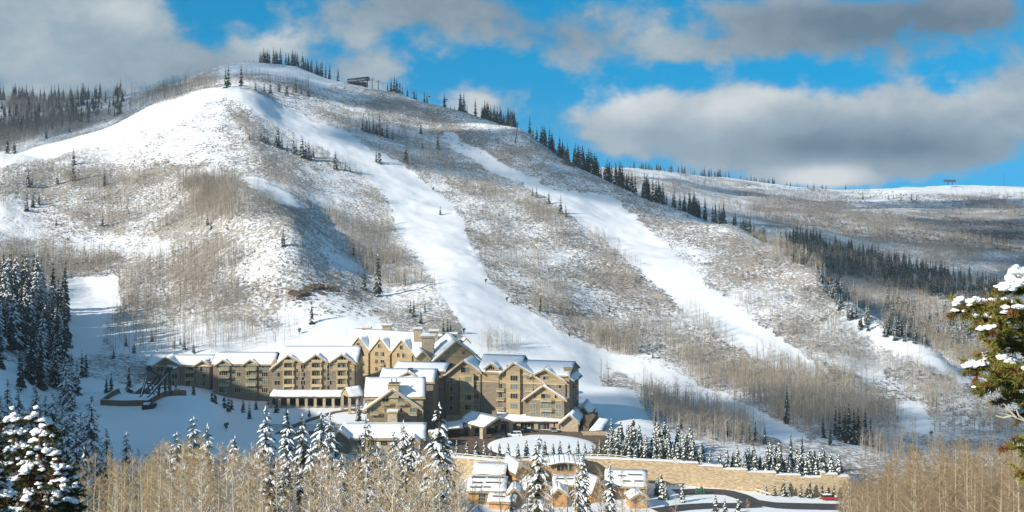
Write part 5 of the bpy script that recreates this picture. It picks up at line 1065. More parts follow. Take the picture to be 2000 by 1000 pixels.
for py_ in (764.5,782,801): H.balcony(f, 976.5, py_, 3.1, 0, 1.4, 1.1)
H.window(f, 1033.5, 737, 2.1, 1.75, 'double', -.6); H.window(f, 1034, 755, 2.1, 1.9, 'double', -.0); H.balcony(f, 1033, 764, 2.8, 0, 1.2, 1.1)
H.window(f, 1066, 737, 2.0, 1.7, 'double', -.6); H.window(f, 1091, 754, 2.0, 1.7, 'double', -.6)
H.window(f, 1045, 774, .8, 1.5, 'single', -2.0); H.window(f, 1085.5, 774, .8, 1.5, 'single', -2.0)
H.window(f, 1065.5, 774.5, 3.3, 2.0, 'double', -2.0); H.window(f, 1066, 794, 3.5, 2.2, 'wide', -2.0, 1); H.window(f, 1066, 809, 3.6, 1.8, 'wide', -2.0, 1)
H.balcony(f, 1065.5, 784, 4.4, -2.0, 1.3, 1.15); H.balcony(f, 1066, 803, 4.4, -2.0, 1.3, 1.1)
for c in (1041, 1091): H.window(f, c, 793.5, 2.0, 1.9, 'double', -2.0, 1); H.window(f, c, 809, 2.0, 1.7, 'double', -2.0, 1)
H.window(f, 960, 719, 1.9, 1.0, 'triple', -.3)
for c in (955, 1004): H.window(f, c, 808, 3.0, 1.7, 'double', 0, 0)
H.chimney(1100, 1117, 716, 729, 462)
# the right flank: receding walls, balconies and a lower shed roof
fs = Fac(1112, 456, -60); 
mb = MB(); s0, s1 = 0.3, 15
fr = Fac(1111.5, 457.5, 13); 
pR = f.w(xR, 0, 0); fl = Fac(1000, 463, 13); fl.O = v3(pR[0], pR[1], 0); fl.a = f.b.copy(); fl.b = -f.a.copy()     # the flank: s runs back, t runs into the block
for zz in (-76, -80.2, -84):
    H.wins.append((fl, 5, zz, 1.8, 1.8, 'double', 0.0, 0, 'window')); H.wins.append((fl, 11, zz, 1.8, 1.8, 'double', 0.0, 0, 'window'))
    mb = MB(); H.fbox(mb, fl, 6.8, 10.2, -1.6, 0, zz-1.5, zz-1.3, M['wood_rail']); H.fbox(mb, fl, 6.8, 10.2, -1.6, -1.5, zz-1.299, zz-.3, M['wood_rail']); H.part(mb, 'balcony')
rb, sb = MB(), MB(); H.slab(rb, sb, [fl.w(-1,-2.2,-73.9), fl.w(16,-2.2,-73.9), fl.w(16,1,-71.4), fl.w(-1,1,-71.4)], .35); H.finish_roof(rb, sb)
# --- lobby range with glazed front
f = Fac(1035, 456, 0); x0, x1, zt = rect(f, 972, 1100, 826.5); mb = MB()
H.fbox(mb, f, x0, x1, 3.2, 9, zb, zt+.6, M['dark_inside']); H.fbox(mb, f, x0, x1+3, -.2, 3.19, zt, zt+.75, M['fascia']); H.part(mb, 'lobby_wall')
mb = MB()
for px_ in (972,1013,1047,1077,1088): mb = MB(); x, _ = f.st(px_, 835); H.fbox(mb, f, x-.75, x+.75, -.1, 1.2, zb, zt, M['stone']); H.part(mb, 'lobby_pier')
for a_, b_ in ((975,1010.5),(1016,1044.5),(1050,1074.5)):
    xa, xb = f.st(a_,833)[0], f.st(b_,833)[0]; H.wins.append((f, (xa+xb)/2, (zb+zt)/2+.2, xb-xa-.6, zt-zb-.6, 'wide', .6, 0, 'glass_front'))
rb, sb = MB(), MB(); H.slab(rb, sb, [f.w(x0-.5,-1.0,zt+.76), f.w(x1+2,-1.0,zt+.76), f.w(x1+2,8.6,zt+2.7), f.w(x0-.5,8.6,zt+2.7)], .5); H.finish_roof(rb, sb)
# --- stone gable at the right end of the lobby
f = Fac(1112, 452, 10); l, a, r = S_(f, (1091,826.5), (1113,808), (1133,825.5)); mb = MB(); H.prism(mb, f, [(l[0]+.7,zb),(r[0]-.7,zb),(r[0]-.7,r[1]-.1),(a[0],a[1]-.4),(l[0]+.7,l[1]-.1)], 0, 14, M['stone']); H.part(mb, 'gable_wall'); H.gable(f, l, a, r, 15, 1.4)
f = Fac(1137, 466, 10); l, a, r = (-4.5,-86.6), (0,-82.6), (5,-86.6); l, a, r = S_(f, (1119,812), (1139,791.5), (1156,812)); mb = MB(); H.prism(mb, f, [(l[0]+.7,zb),(r[0]-.7,zb),(r[0]-.7,r[1]-.1),(a[0],a[1]-.4),(l[0]+.7,l[1]-.1)], 0, 13, M['shingle']); H.part(mb, 'gable_wall'); H.gable(f, l, a, r, 14, 1.2)
# --- entrance canopy, turned towards the drive
f = Fac(973, 443, -41); f.O = v3(-4.9, 443, 0); za, zE = -83.9, -86.7
rr_ = H.gable(f, (-7.4,zE), (0,za), (7.4,zE), 15, .6, name='canopy_roof', snow=.5); mb = MB()
for x, t in ((-6.2,1),(6.2,1),(-6.2,7.5),(6.2,7.5),(-6.2,13.5),(6.2,13.5)): mb = MB(); H.fbox(mb, f, x-.85, x+.85, t-.85, t+.85, zb, zE+.2, M['stone']); H.part(mb, 'canopy_pier')
mb = MB(); H.fbox(mb, f, -6.6, 6.6, .7, 1.1, zE-.3, zE+.25, M['roof_board']); mb.bar(f.w(-6,.9,zE+.3), f.w(0,.9,za-.5), .35, .35, M['roof_board']); mb.bar(f.w(6,.9,zE+.3), f.w(0,.9,za-.5), .35, .35, M['roof_board']); mb.bar(f.w(0,.9,zE+.26), f.w(0,.9,za-.6), .35, .35, M['roof_board']); H.part(mb, 'canopy_truss')
rb, sb = MB(), MB(); H.slab(rb, sb, [v3(*pt(872,838,438)), v3(*pt(905,836,440)), v3(*pt(903,818,452)), v3(*pt(866,822,452))], .4); H.finish_roof(rb, sb); mb = MB(); mb.box(pt(870,0,445)[0], pt(902,0,445)[0], 449, 452, zb, -85, M['shingle']); H.part(mb, 'wall')
H.build_windows()
# small chutes of the garage ramp at the right
rampb = Building('garage_ramp', 'snow-covered slanting garage ramp roof between low stone walls at the right end of the hotel', 'ramp', (27, 452, -91))
mb = MB(); P = [pt(1143,843,449), pt(1148,843,449), pt(1182,815,470), pt(1177,815,470)]; z0 = -91
mb.box(pt(1138,0,446)[0], pt(1186,0,446)[0], 445.2, 446, z0-1, -89.6, M['stone']); rampb.part(mb, 'low_wall')
rb, sb = MB(), MB(); rampb.slab(rb, sb, [pt(1150,842,448), pt(1176,841,448), pt(1191,818,462), pt(1170,815,464)], .35, .1); rampb.finish_roof(rb, sb)
mb = MB(); mb.hexa([(pt(1139,0,452)[0],452,z0-1),(pt(1150,0,452)[0],452,z0-1),(pt(1168,0,466)[0],466,z0-1),(pt(1140,0,466)[0],466,z0-1),(pt(1139,0,452)[0],452,-88.3),(pt(1150,0,452)[0],452,-88.3),(pt(1168,0,466)[0],466,-86.5),(pt(1140,0,466)[0],466,-86.5)], M['roof_board']); rampb.part(mb, 'side_wall')
# --- timber lodge and cabin below the wall ---------------------------------------------------------
T = Building('timber_lodge', 'rambling orange timber lodge with many snowy roofs below the retaining wall', 'lodge', (-20, 385, -98))
def tblock(B, f, px0, px1, eave, ridge, depth, up='timber', zlow=-99.5, rails=()):
    x0, x1, ze = rect(f, px0, px1, eave); zr = f.st((px0+px1)/2, ridge, depth/2)[1]; B.wall(f, [(x0,zlow),(x1,zlow),(x1,ze+.15),(x0,ze+.15)], depth, None, up=up); B.main_roof(f, x0, x1, ze, zr, depth, snow=.5)
    mb = MB()
    for u0, u1, k in rails:      # snow guards standing in the snow
        t = -.8+(depth/2+.8)*k; z = ze+(zr-ze)*k; B.fbox(mb, f, x0+(x1-x0)*u0, x0+(x1-x0)*u1, t-.05, t+.05, z+.3, z+.72, M['metal'])
    if mb.v: B.part(mb, 'snow_guard')
    return x0, x1, ze
def tgable(B, f, L_, A_, R_, depth, up='timber', zlow=-99.5, t=0):
    l, a, r = S_(f, L_, A_, R_); mb = MB(); B.prism(mb, f, [(l[0]+.8,zlow),(r[0]-.8,zlow),(r[0]-.8,r[1]-.1),(a[0],a[1]-.4),(l[0]+.8,l[1]-.1)], t, depth-.5, M[up]); B.part(mb, 'gable_wall'); B.gable(f, l, a, r, depth, 1.1, snow=.5)
f = Fac(945, 376, 4); tblock(T, f, 914, 985, 959, 931, 13, rails=((.08,.42,.85),(.5,.95,.87),(.1,.38,.5),(.46,.9,.52),(.05,.36,.2),(.42,.62,.22)))
T.window(f, 941.5, 978, 2.0, 3.8, 'grid'); T.window(f, 958, 978, 1.2, 2.0, 'double')
f = Fac(955, 388, 6); tblock(T, f, 926, 984, 926, 904, 10, zlow=-94)
f = Fac(1030, 386, -18); tgable(T, f, (1003,930), (1012,903), (1050,925), 12)
f = Fac(978, 371, 10); tblock(T, f, 955, 1004, 979, 962, 8, rails=((.1,.6,.45),))
f = Fac(1005, 374, 0); tgable(T, f, (987,964), (1005,952), (1018,963), 8)
f = Fac(1040, 378, -14); tgable(T, f, (1000,975), (1048,936), (1110,972), 14)
f = Fac(1112, 384, 4); tblock(T, f, 1082, 1128, 947, 928, 9, rails=((.1,.45,.5),(.55,.95,.52)))
f = Fac(1092, 374, 0); tgable(T, f, (1075,967), (1090,952), (1112,966), 8)
f = Fac(1104, 397, 0); x0, x1, zt = rect(f, 1064, 1144, 907); mb = MB(); T.fbox(mb, f, x0+2, x1-2, 0, 8, -99, zt, M['timber']); T.part(mb, 'wall')
rb, sb = MB(), MB(); n = 8
for k in range(n):
    q0, q1 = k/n, (k+1)/n; za_, zb_ = [zt+1.0*math.sin(math.pi*q)-.2 for q in (q0,q1)]; xa, xb = x0+(x1-x0)*q0, x0+(x1-x0)*q1; T.slab(rb, sb, [f.w(xa,-1.4,za_), f.w(xb,-1.4,zb_), f.w(xb,7,zb_+.9), f.w(xa,7,za_+.9)], .45, .01)
T.finish_roof(rb, sb); T.window(f, 1103, 914, 5.0, 1.8, 'wide', 0, 0); T.chimney(1035, 1047, 893, 912, 396, m='timber')
f = Fac(950, 404, 0); T.build_windows(); 
CB = Building('timber_cabin', 'timber cabin with one broad snowy roof right of the timber lodge, below the long wall', 'cabin', (36, 386, -98))
f = Fac(1222, 384, 6); tblock(CB, f, 1184, 1260, 949, 917, 16, rails=((.55,.92,.62),(.3,.5,.55),(.42,.62,.25),(.72,.95,.27))); f = Fac(1172, 380, -30); tgable(CB, f, (1150,966), (1164,930), (1184,960), 9); CB.window(Fac(1222,384,6), 1230, 957, 2.2, 1.4, 'triple'); CB.build_windows()
SD = Building('timber_shed', 'small timber shed with a snowy gable roof beside the road', 'shed', (37, 374, -98)); f = Fac(1248, 373, -8); tgable(SD, f, (1226,974), (1249,960), (1266,970), 6)
# --- summit lift station and the far one
LS = Building('lift_station', 'long low chairlift station on stilts at the right end of the summit ridge', 'lift station', at(700, 1284))
f = Fac(700, 1284, 0); x0, x1 = f.st(678,150)[0], f.st(721,150)[0]; z0 = f.st(700,160)[1]-1.0; dz = .9
mb = MB(); LS.prism(mb, f, [(x0,z0+.6),(x1,z0+2.6),(x1,z0+6.2),(x1-1.5,z0+6.6),(x0,z0+4.2)], 0, 6, M['metal']); LS.part(mb, 'housing')
mb = MB(); LS.prism(mb, f, [(x0+.4,z0+1.4),(x0+10.5,z0+2.0),(x0+10.5,z0+3.4),(x0+.4,z0+2.9)], -.1, .1, M['bus_grey']); LS.prism(mb, f, [(x0+11.5,z0+2.3),(x1-4,z0+3.1),(x1-4,z0+4.4),(x0+11.5,z0+3.6)], -.1, .1, M['bus_grey']); LS.part(mb, 'pale_panel')
mb = MB()
for k in range(5): x = x0+2+(x1-x0-4)*k/4; LS.fbox(mb, f, x-.45, x+.45, 2, 2.9, z0-9, z0+1.4+k*.3, M['metal'])
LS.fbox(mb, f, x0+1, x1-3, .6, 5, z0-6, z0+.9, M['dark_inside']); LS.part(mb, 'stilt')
LF = Building('lift_station', 'tiny dark chairlift terminal alone on the far right skyline', 'lift station', at(1856, 2600)); f = Fac(1856, 2600, 0); x0, x1 = f.st(1845,358)[0], f.st(1867,358)[0]; zg = float(ground((x0+x1)/2, 2600)[0])
mb = MB(); LF.prism(mb, f, [(x0,zg+4.5),(x1,zg+4.5),(x1,zg+8),(x1-2,zg+9),(x0+1,zg+9),(x0,zg+8)], 0, 7, M['metal']); LF.part(mb, 'housing'); mb = MB()
for k in (.35,.75): LF.fbox(mb, f, x0+(x1-x0)*k-.6, x0+(x1-x0)*k+.6, 3, 4.2, zg-2, zg+4.6, M['metal'])
LF.part(mb, 'stilt')
# ---------------------------------------------------------------- site works, vehicles, small things
M['wall_stone'] = mat('wall_stone', (0.27, 0.20, 0.115), 0.9, 0.15, rgb2=(0.60, 0.48, 0.32), scale=1.3, stretch=(.7,1,2.2), bump=.5)
M['asphalt'] = mat('asphalt', (0.040, 0.042, 0.046), 0.8, 0.3, rgb2=(0.075, 0.075, 0.078), scale=.25)
M['brick_paving'] = mat('brick_paving', (0.105, 0.07, 0.05), 0.85, 0.2, rgb2=(0.17, 0.125, 0.09), scale=.35)
M['fence_wood'] = mat('fence_wood', (0.135, 0.085, 0.055), 0.9, 0.1, rgb2=(0.25, 0.16, 0.10), scale=1.5, stretch=(2,2,.4))
M['old_steel'] = mat('old_steel', (0.035, 0.035, 0.045), 0.7, 0.3, var=.4, scale=1)
M['green_paint'] = mat('green_paint', (0.02, 0.10, 0.07), 0.5, 0.4, var=.15, scale=2)
M['orange_paint'] = mat('orange_paint', (0.55, 0.13, 0.02), 0.5, 0.4, var=.15, scale=2)
M['red_paint'] = mat('red_paint', (0.33, 0.03, 0.02), 0.4, 0.5, var=.1, scale=2)
M['white_paint'] = mat('white_paint', (0.75, 0.76, 0.76), 0.3, 0.5, var=.03, scale=2); M['silver_paint'] = mat('silver_paint', (0.33, 0.35, 0.37), 0.3, 0.5, var=.05, scale=2, metal=.4); M['dark_paint'] = mat('dark_paint', (0.022, 0.027, 0.032), 0.25, 0.5, var=.1, scale=2)
M['tyre'] = mat('tyre', (0.02, 0.02, 0.02), 0.9, 0.2); M['rock'] = mat('rock', (0.055, 0.043, 0.035), 0.95, 0.1, rgb2=(0.15, 0.115, 0.09), scale=.6, bump=.6)
# retaining wall in stepped lengths
rw = empty('retaining_wall', (40, 402, -98)); tag(rw, 'long curving tan stone retaining wall with a snowy stepped top below the hotel drive', 'wall')
mb, cb_ = MB(), MB(); pxs = np.arange(860, 1666, 8.0); step = 50
for i in range(len(pxs)-1):
    a, b = pxs[i], pxs[i+1]; Ya, Yb = np.interp((a,b), WPX, WY)-1.2; k = 860+step*math.floor((a-860)/step); zt = float(np.interp(k, WPX, WTOP))+.25; z0 = float(np.interp(a, WPX, WBOT))-2
    if a > 1600: zt += 1.6 if a < 1632 else .9
    xa, xb = (a-1000)/F*Ya, (b-1000)/F*Yb; o = np.array((40,402,-98))
    P = lambda x, y, z: (x-40, y-402, z+98)
    mb.hexa([P(xa,Ya,z0),P(xb,Yb,z0),P(xb,Yb+1.9,z0),P(xa,Ya+1.9,z0),P(xa,Ya,zt),P(xb,Yb,zt),P(xb,Yb+1.9,zt),P(xa,Ya+1.9,zt)], M['wall_stone'])
    cb_.hexa([P(xa,Ya-.12,zt+.002),P(xb,Yb-.12,zt+.002),P(xb,Yb+2,zt+.002),P(xa,Ya+2,zt+.002),P(xa,Ya-.12,zt+.2),P(xb,Yb-.12,zt+.2),P(xb,Yb+2,zt+.22),P(xa,Ya+2,zt+.22)], M['snow'])
mb.build('stone_face', rw); cb_.build('snow_cap', rw)
# wooden rail fence along the top of the wall, left half
rf = MB(); px = 866.0; prev = None
while px < 1400:
    Y = float(np.interp(px, WPX, WY))+.9; p = v3(*at(px, Y)); rf.box(p[0]-.09,p[0]+.09,p[1]-.09,p[1]+.09,p[2]-.3,p[2]+1.2,M['wood_rail'])
    if prev is not None:
        for h in (.55,1.05): rf.bar(prev+v3(0,0,h), p+v3(0,0,h), .1, .12, M['wood_rail'])
        rf.bar(prev+v3(0,0,1.13), p+v3(0,0,1.13), .14, .1, M['snow'])
    prev = p; px += 14
tag(rf.build('rail_fence'), 'low wooden rail fence topped with snow along the retaining wall', 'fence')
# drive with round lawn
def flat_poly(name, pts, z, m, thick=None): 
    mb = MB(); n = len(pts); mb.add([(x,y,z) for x,y in pts], [tuple(range(n))], m); return mb.build(name)
dp = [pt(a,0,Y)[:2] for a, Y in ((862,418),(985,409),(1145,414),(1215,410),(1200,430),(1180,446),(1140,447),(1135,452),(1000,458),(900,460),(866,452))]
tag(flat_poly('drive', dp, -90.93, M['brick_paving']), kind='structure')
LC = (pt(1058,0,427)[0], 427.5); mb = MB(); n = 64; rings = [(1,0),(.97,.18),(.8,.32),(.4,.42)]; vs = [(LC[0],LC[1],-90.45)]; 
for r_, h in rings[::-1]: vs += [(LC[0]+18.6*r_*math.cos(2*math.pi*k/n), LC[1]+18.6*r_*math.sin(2*math.pi*k/n), -90.9+h) for k in range(n)]
fs = [(0,1+k,1+(k+1)%n) for k in range(n)]+[(1+i*n+k,1+(i+1)*n+k,1+(i+1)*n+(k+1)%n,1+i*n+(k+1)%n) for i in range(3) for k in range(n)]; mb.add(vs, fs, M['snow'])
tag(mb.build('round_lawn', smooth=True), kind='structure')
# paths of the garden at the left wing
def ribbon(name, pts, w, m, dz=.06, kind='structure', n=60, px=True):
    P = np.array(pts, float); k = np.linspace(0, len(P)-1, n); Q = np.stack([np.interp(k, range(len(P)), P[:,i]) for i in range(2)], 1)
    for _ in range(3): Q[1:-1] = (Q[:-2]+Q[1:-1]*2+Q[2:])/4
    if px: S3 = spot(Q[:,0], Q[:,1]); S3 = S3[~np.isnan(S3[:,0])]; Q = S3[:,:2]
    T_ = np.gradient(Q, axis=0); T_ /= np.linalg.norm(T_, axis=1)[:,None]+1e-9; N_ = np.stack([-T_[:,1], T_[:,0]], 1); mb = MB(); vs = []; m_ = 5
    for i in range(len(Q)):
        for j in range(m_): q = Q[i]+N_[i]*w*(j/(m_-1)-.5); vs.append((q[0], q[1], float(ground(*q)[0])+dz))
    mb.add(vs, [(i*m_+j, i*m_+j+1, (i+1)*m_+j+1, (i+1)*m_+j) for i in range(len(Q)-1) for j in range(m_-1)], m); return tag(mb.build(name), kind=kind)
ribbon('road', [(1720,992),(1600,990),(1520,988),(1470,981),(1448,970),(1420,962),(1380,960),(1320,962)], 7.0, M['asphalt'], .08)
ribbon('road', [(1480,986),(1440,988),(1390,988),(1340,991),(1280,998)], 6.0, M['asphalt'], .085)
ribbon('garden_path', [(560,838),(600,822),(650,806),(690,800),(720,808)], 3.5, M['brick_paving'], .07)
ribbon('garden_path', [(540,845),(600,846),(650,842)], 5, M['brick_paving'], .075)
# guard rail beside the road
pts = spot(np.linspace(1300,1505,26), np.interp(np.linspace(1300,1505,26),[1300,1340,1400,1440,1480,1505],[952,948,947,951,962,970])); mb = MB()
for a, b in zip(pts[:-1], pts[1:]):
    mb.bar(a+v3(0,0,.75), b+v3(0,0,.75), .12, .34, M['wood_rail']); mb.bar(a+v3(0,0,.97), b+v3(0,0,.97), .2, .1, M['snow'])
    mb.box(a[0]-.1,a[0]+.1,a[1]+.1,a[1]+.3,a[2]-.3,a[2]+.9,M['metal'])
tag(mb.build('guard_rail'), 'curving snow-topped guard rail along the road bend', 'guard rail')
# green bins
for k, (px, h, r_) in enumerate(((1361,1.9,.55),(1365,1.7,.55),(1370,2.5,.5),(1375,1.9,.4))):
    p = at(px, 393); mb = MB(); mb.tube([(0,0,-.2),(0,0,h*.8),(0,0,h*.9)], [r_,r_,r_*.8], M['green_paint'], 10); mb.tube([(0,0,h*.9+.001),(0,0,h)], [r_*.5,r_*.3], M['green_paint'], 8)
    mb.box(-r_*.4,r_*.4,-r_-.05,-r_*.7,h*.3,h*.5,M['metal'])
    tag(mb.build('utility_tank', loc=p), ['squat green utility tank at the foot of the wall, leftmost of four', 'second green utility tank at the foot of the wall', 'tallest green utility tank at the foot of the wall', 'slim green utility tank, rightmost at the foot of the wall'][k], 'tank', 'green tanks at the foot of the wall')
# vehicles: length along x
def car(loc, rz, paint, label, L=4.8, W=1.95, Hh=1.85, snow=False, suv=True):
    root = empty('parked_car', loc, rz); tag(root, label, 'car', 'cars on the hotel drive'); h1 = Hh*.56; w = W/2
    prof = [(-L/2,.35),(L/2,.35),(L/2,h1*.8),(L/2-.25,h1),(L*.2,h1+.08),(-L/2+.1,h1+.06),(-L/2,h1*.8)]; mb = MB(); n = len(prof)
    mb.add([(x,-w,z) for x,z in prof]+[(x,w,z) for x,z in prof], [tuple(range(n)), tuple(range(2*n-1,n-1,-1))]+[((i+1)%n,i,n+i,n+(i+1)%n) for i in range(n)], paint); b = mb.build('body', root)
    r0, r1 = (-L/2+.35, L*.10) if suv else (-L/2+1.1, L*.06); c0, c1 = (-L/2+.05, L*.28); g_ = MB(); wi = w*.82
    g_.hexa([(c0,-w*.96,h1+.06),(c1,-w*.96,h1+.06),(c1,w*.96,h1+.06),(c0,w*.96,h1+.06),(r0,-wi,Hh-.1),(r1,-wi,Hh-.1),(r1,wi,Hh-.1),(r0,wi,Hh-.1)], M['glass']); g_.build('windows', root)
    rfm = MB(); rfm.hexa([(r0-.05,-wi-.02,Hh-.099),(r1+.05,-wi-.02,Hh-.099),(r1+.05,wi+.02,Hh-.099),(r0-.05,wi+.02,Hh-.099),(r0+.1,-wi+.1,Hh),(r1-.1,-wi+.1,Hh),(r1-.1,wi-.1,Hh),(r0+.1,wi-.1,Hh)], M['snow'] if snow else paint)
    for xx in (r0+.1, (c0+c1)/2-.05):
        for sg in (-1,1): rfm.bar((xx-.15,sg*w*.97,h1+.06),(xx+.05,sg*(wi+.02),Hh-.08),.1,.08,paint)
    rfm.build('roof', root)
    if snow: s_ = MB(); s_.hexa([(c1+.1,-w*.85,h1+.05),(L/2-.3,-w*.85,h1+.002),(L/2-.3,w*.85,h1+.002),(c1+.1,w*.85,h1+.05),(c1+.2,-w*.8,h1+.2),(L/2-.4,-w*.8,h1+.12),(L/2-.4,w*.8,h1+.12),(c1+.2,w*.8,h1+.2)], M['snow']); s_.build('snow', root)
    for sx_ in (-1,1):
        for sy_ in (-1,1):
            wm = MB(); cx, cy = sx_*L*.30, sy_*(w-.1); r_ = .36; wm.tube([(cx,cy-.13,r_),(cx,cy+.13,r_)], r_, M['tyre'], 12); wo = wm.build('wheel', root); rm = MB(); rm.tube([(cx,cy+sy_*.131,r_),(cx,cy+sy_*.15,r_)], .2, M['silver_paint'], 10); rm.build('rim', wo)
    for sy_ in (-1,1):
        lm = MB(); lm.box(L/2-.04,L/2+.03,sy_*w*.7-.18,sy_*w*.7+.18,h1*.62,h1*.78,M['white_paint']); lm.build('headlight', root); lm = MB(); lm.box(-L/2-.03,-L/2+.04,sy_*w*.75-.12,sy_*w*.75+.12,h1*.6,h1*.85,M['red_paint']); lm.build('tail_light', root)
zd = -90.92
car((*pt(1005.5,0,443)[:2], zd), R(188), M['white_paint'], 'white sport utility vehicle on the drive just right of the entrance canopy', 5.0, 2.0, 1.9)
car((*pt(1030,0,451)[:2], zd), R(186), M['dark_paint'], 'black car with snow on its roof parked before the glazed lobby', 4.8, 1.9, 1.6, True, False)
car((*pt(1081,0,451.5)[:2], zd), R(-80), M['silver_paint'], 'silver car parked nose out by the stone gable', 4.6, 1.9, 1.65, False, False)
car((*pt(973,0,440.5)[:2], zd), R(190), M['dark_paint'], 'dark pickup-sized vehicle in the shade of the entrance canopy', 5.2, 2.0, 1.9, False, True)
car((*pt(937,0,446)[:2], zd), R(215), M['silver_paint'], 'dim car deep under the left side of the entrance canopy', 4.6, 1.9, 1.6, False, False)
p = at(1620, 396); car((p[0],p[1],p[2]+.05), R(4), M['red_paint'], 'red pickup with a snowy bed at the foot of the wall by the road', 5.2, 2.0, 1.9, True, True)
# orange machine half hidden among the foreground firs
p = at(828, 300); mc = empty('orange_loader', (p[0],p[1],p[2])); tag(mc, 'orange machine half hidden among the snowy foreground firs', 'loader'); zz = pt(0,918,300)[2]-p[2]
mb = MB(); mb.box(-1.6,1.2,-1,1,max(.6,zz-1.2),zz+.3,M['orange_paint']); mb.build('body', mc); mb = MB(); mb.bar((1.0,0,zz),(1.9,0,zz+1.2),.5,.5,M['orange_paint']); mb.bar((1.9,0,zz+1.2),(1.6,0,zz+1.9),.4,.4,M['orange_paint']); mb.build('arm', mc); mb = MB(); mb.box(-1.7,1.2,-1.15,1.15,0,max(.59,zz-1.21),M['metal']); mb.build('track', mc)
# fenced yard with mine headframe on the mound
yf = empty('yard_fence', at(280,424)); o = v3(*yf.location); tag(yf, 'brown plank fence round the yard of the old mine headframe', 'fence')
cor = [v3(*p) for p in spot([197,288,363,279],[791,793,773,764])]; cor = [v3(c[0],c[1],c[2]) for c in cor]
for a, b in zip(cor, cor[1:]+cor[:1]):
    mb = MB(); n = max(4, int(np.linalg.norm(b-a)/2.0)); prev = None
    for k in range(n+1):
        p = a+(b-a)*k/n; p[2] = float(ground(p[0],p[1])[0])-.2
        if prev is not None:
            d = (p-prev)/np.linalg.norm(p-prev); nn = v3(-d[1],d[0],0)*.06; top = 2.2
            q = [prev-nn-o, p-nn-o, p+nn-o, prev+nn-o]; mb.hexa([(*x[:2],x[2]) for x in q]+[(x[0],x[1],x[2]+top) for x in q], M['fence_wood']); mb.bar(prev-o+v3(0,0,top+.06), p-o+v3(0,0,top+.06), .22, .1, M['snow'])
        mb.box(p[0]-o[0]-.12,p[0]-o[0]+.12,p[1]-o[1]-.12,p[1]-o[1]+.12,p[2]-o[2]-.4,p[2]-o[2]+2.3,M['fence_wood']); prev = p.copy()
    mb.build('fence_panel', yf)
hf = empty('mine_headframe', at(300,424)); o = v3(*hf.location); tag(hf, 'dark steel mine headframe with slanting snow-topped beams standing in the fenced yard', 'headframe')
Yh = 424; q = lambda px, py, dy=0: v3(*pt(px, py, Yh+dy))-o
def lattice(a, b, w, mb, m=M['old_steel'], n=6):
    for sg in (-1,1): mb.bar(a+v3(0,sg*w,0), b+v3(0,sg*w,0), .3, .34, m)
    for k in range(n): p0 = a+(b-a)*k/n; p1 = a+(b-a)*(k+1)/n; mb.bar(p0+v3(0,-w,0), p1+v3(0,w,0), .12, .12, m); mb.bar(p0+v3(0,-w,0), p0+v3(0,w,0), .14, .14, m)
mb = MB(); lattice(q(289,776), q(331,727), 1.1, mb); mb.build('main_boom', hf); mb = MB(); mb.bar(q(290,773,-1.3), q(329,728.5,-1.3), .4, .16, M['snow']); mb.build('snow', hf)
mb = MB(); lattice(q(275,775), q(286,737), 1.0, mb); mb.bar(q(275,773.6,-1.2), q(286,736,-1.2), .26, .2, M['snow']); mb.build('rear_leg', hf)
mb = MB(); lattice(q(277,771), q(310,733), .9, mb, n=5); mb.build('brace', hf)
for x_, tilt in ((312,-2),(322,1),(330,4)):
    mb = MB(); lattice(q(x_+tilt,772), q(x_,731), .9, mb, n=5); mb.build('post', hf)
mb = MB(); mb.hexa([q(320,731,-1.4),q(333,729,-1.4),q(333,729,1.4),q(320,731,1.4),q(325,718,-1.4),q(338,716,-1.4),q(338,716,1.4),q(325,718,1.4)], M['old_steel']); mb.build('head_box', hf); mb = MB(); mb.box(*(q(331,719)[0]+v3(0,2.2)), -1.3, 1.3, q(0,718.5)[2], q(0,716.5)[2], M['snow']); mb.build('snow', hf)
mb = MB(); mb.bar(q(291,720), q(312,735), .5, .5, M['old_steel']); mb.tube([q(291,720,-.3), q(291,720,.3)], 1.0, M['old_steel'], 12); mb.build('sheave_arm', hf)
mb = MB(); mb.bar(q(281,748), q(312,733), .34, .34, M['old_steel']); mb.bar(q(284,748), q(316,752), .4, .4, M['old_steel']); mb.bar(q(284,762), q(330,756), .3, .3, M['old_steel']); mb.bar(q(318,735), q(292,765,1.2), .3, .3, M['old_steel']); mb.bar(q(302,762), q(312,772), .3, .3, M['old_steel']); mb.bar(q(302,772), q(296,752), .3, .3, M['old_steel']); mb.bar(q(288,748), q(294,772), .3, .3, M['old_steel']); mb.build('cross_beam', hf)
mb = MB(); mb.box(q(277,0)[0], q(301,0)[0], 0, 3.5, -.4, 1.3, M['old_steel']); mb.box(q(279,0)[0], q(290,0)[0], .2, 2.5, 1.301, 1.8, M['snow']); mb.build('base', hf)
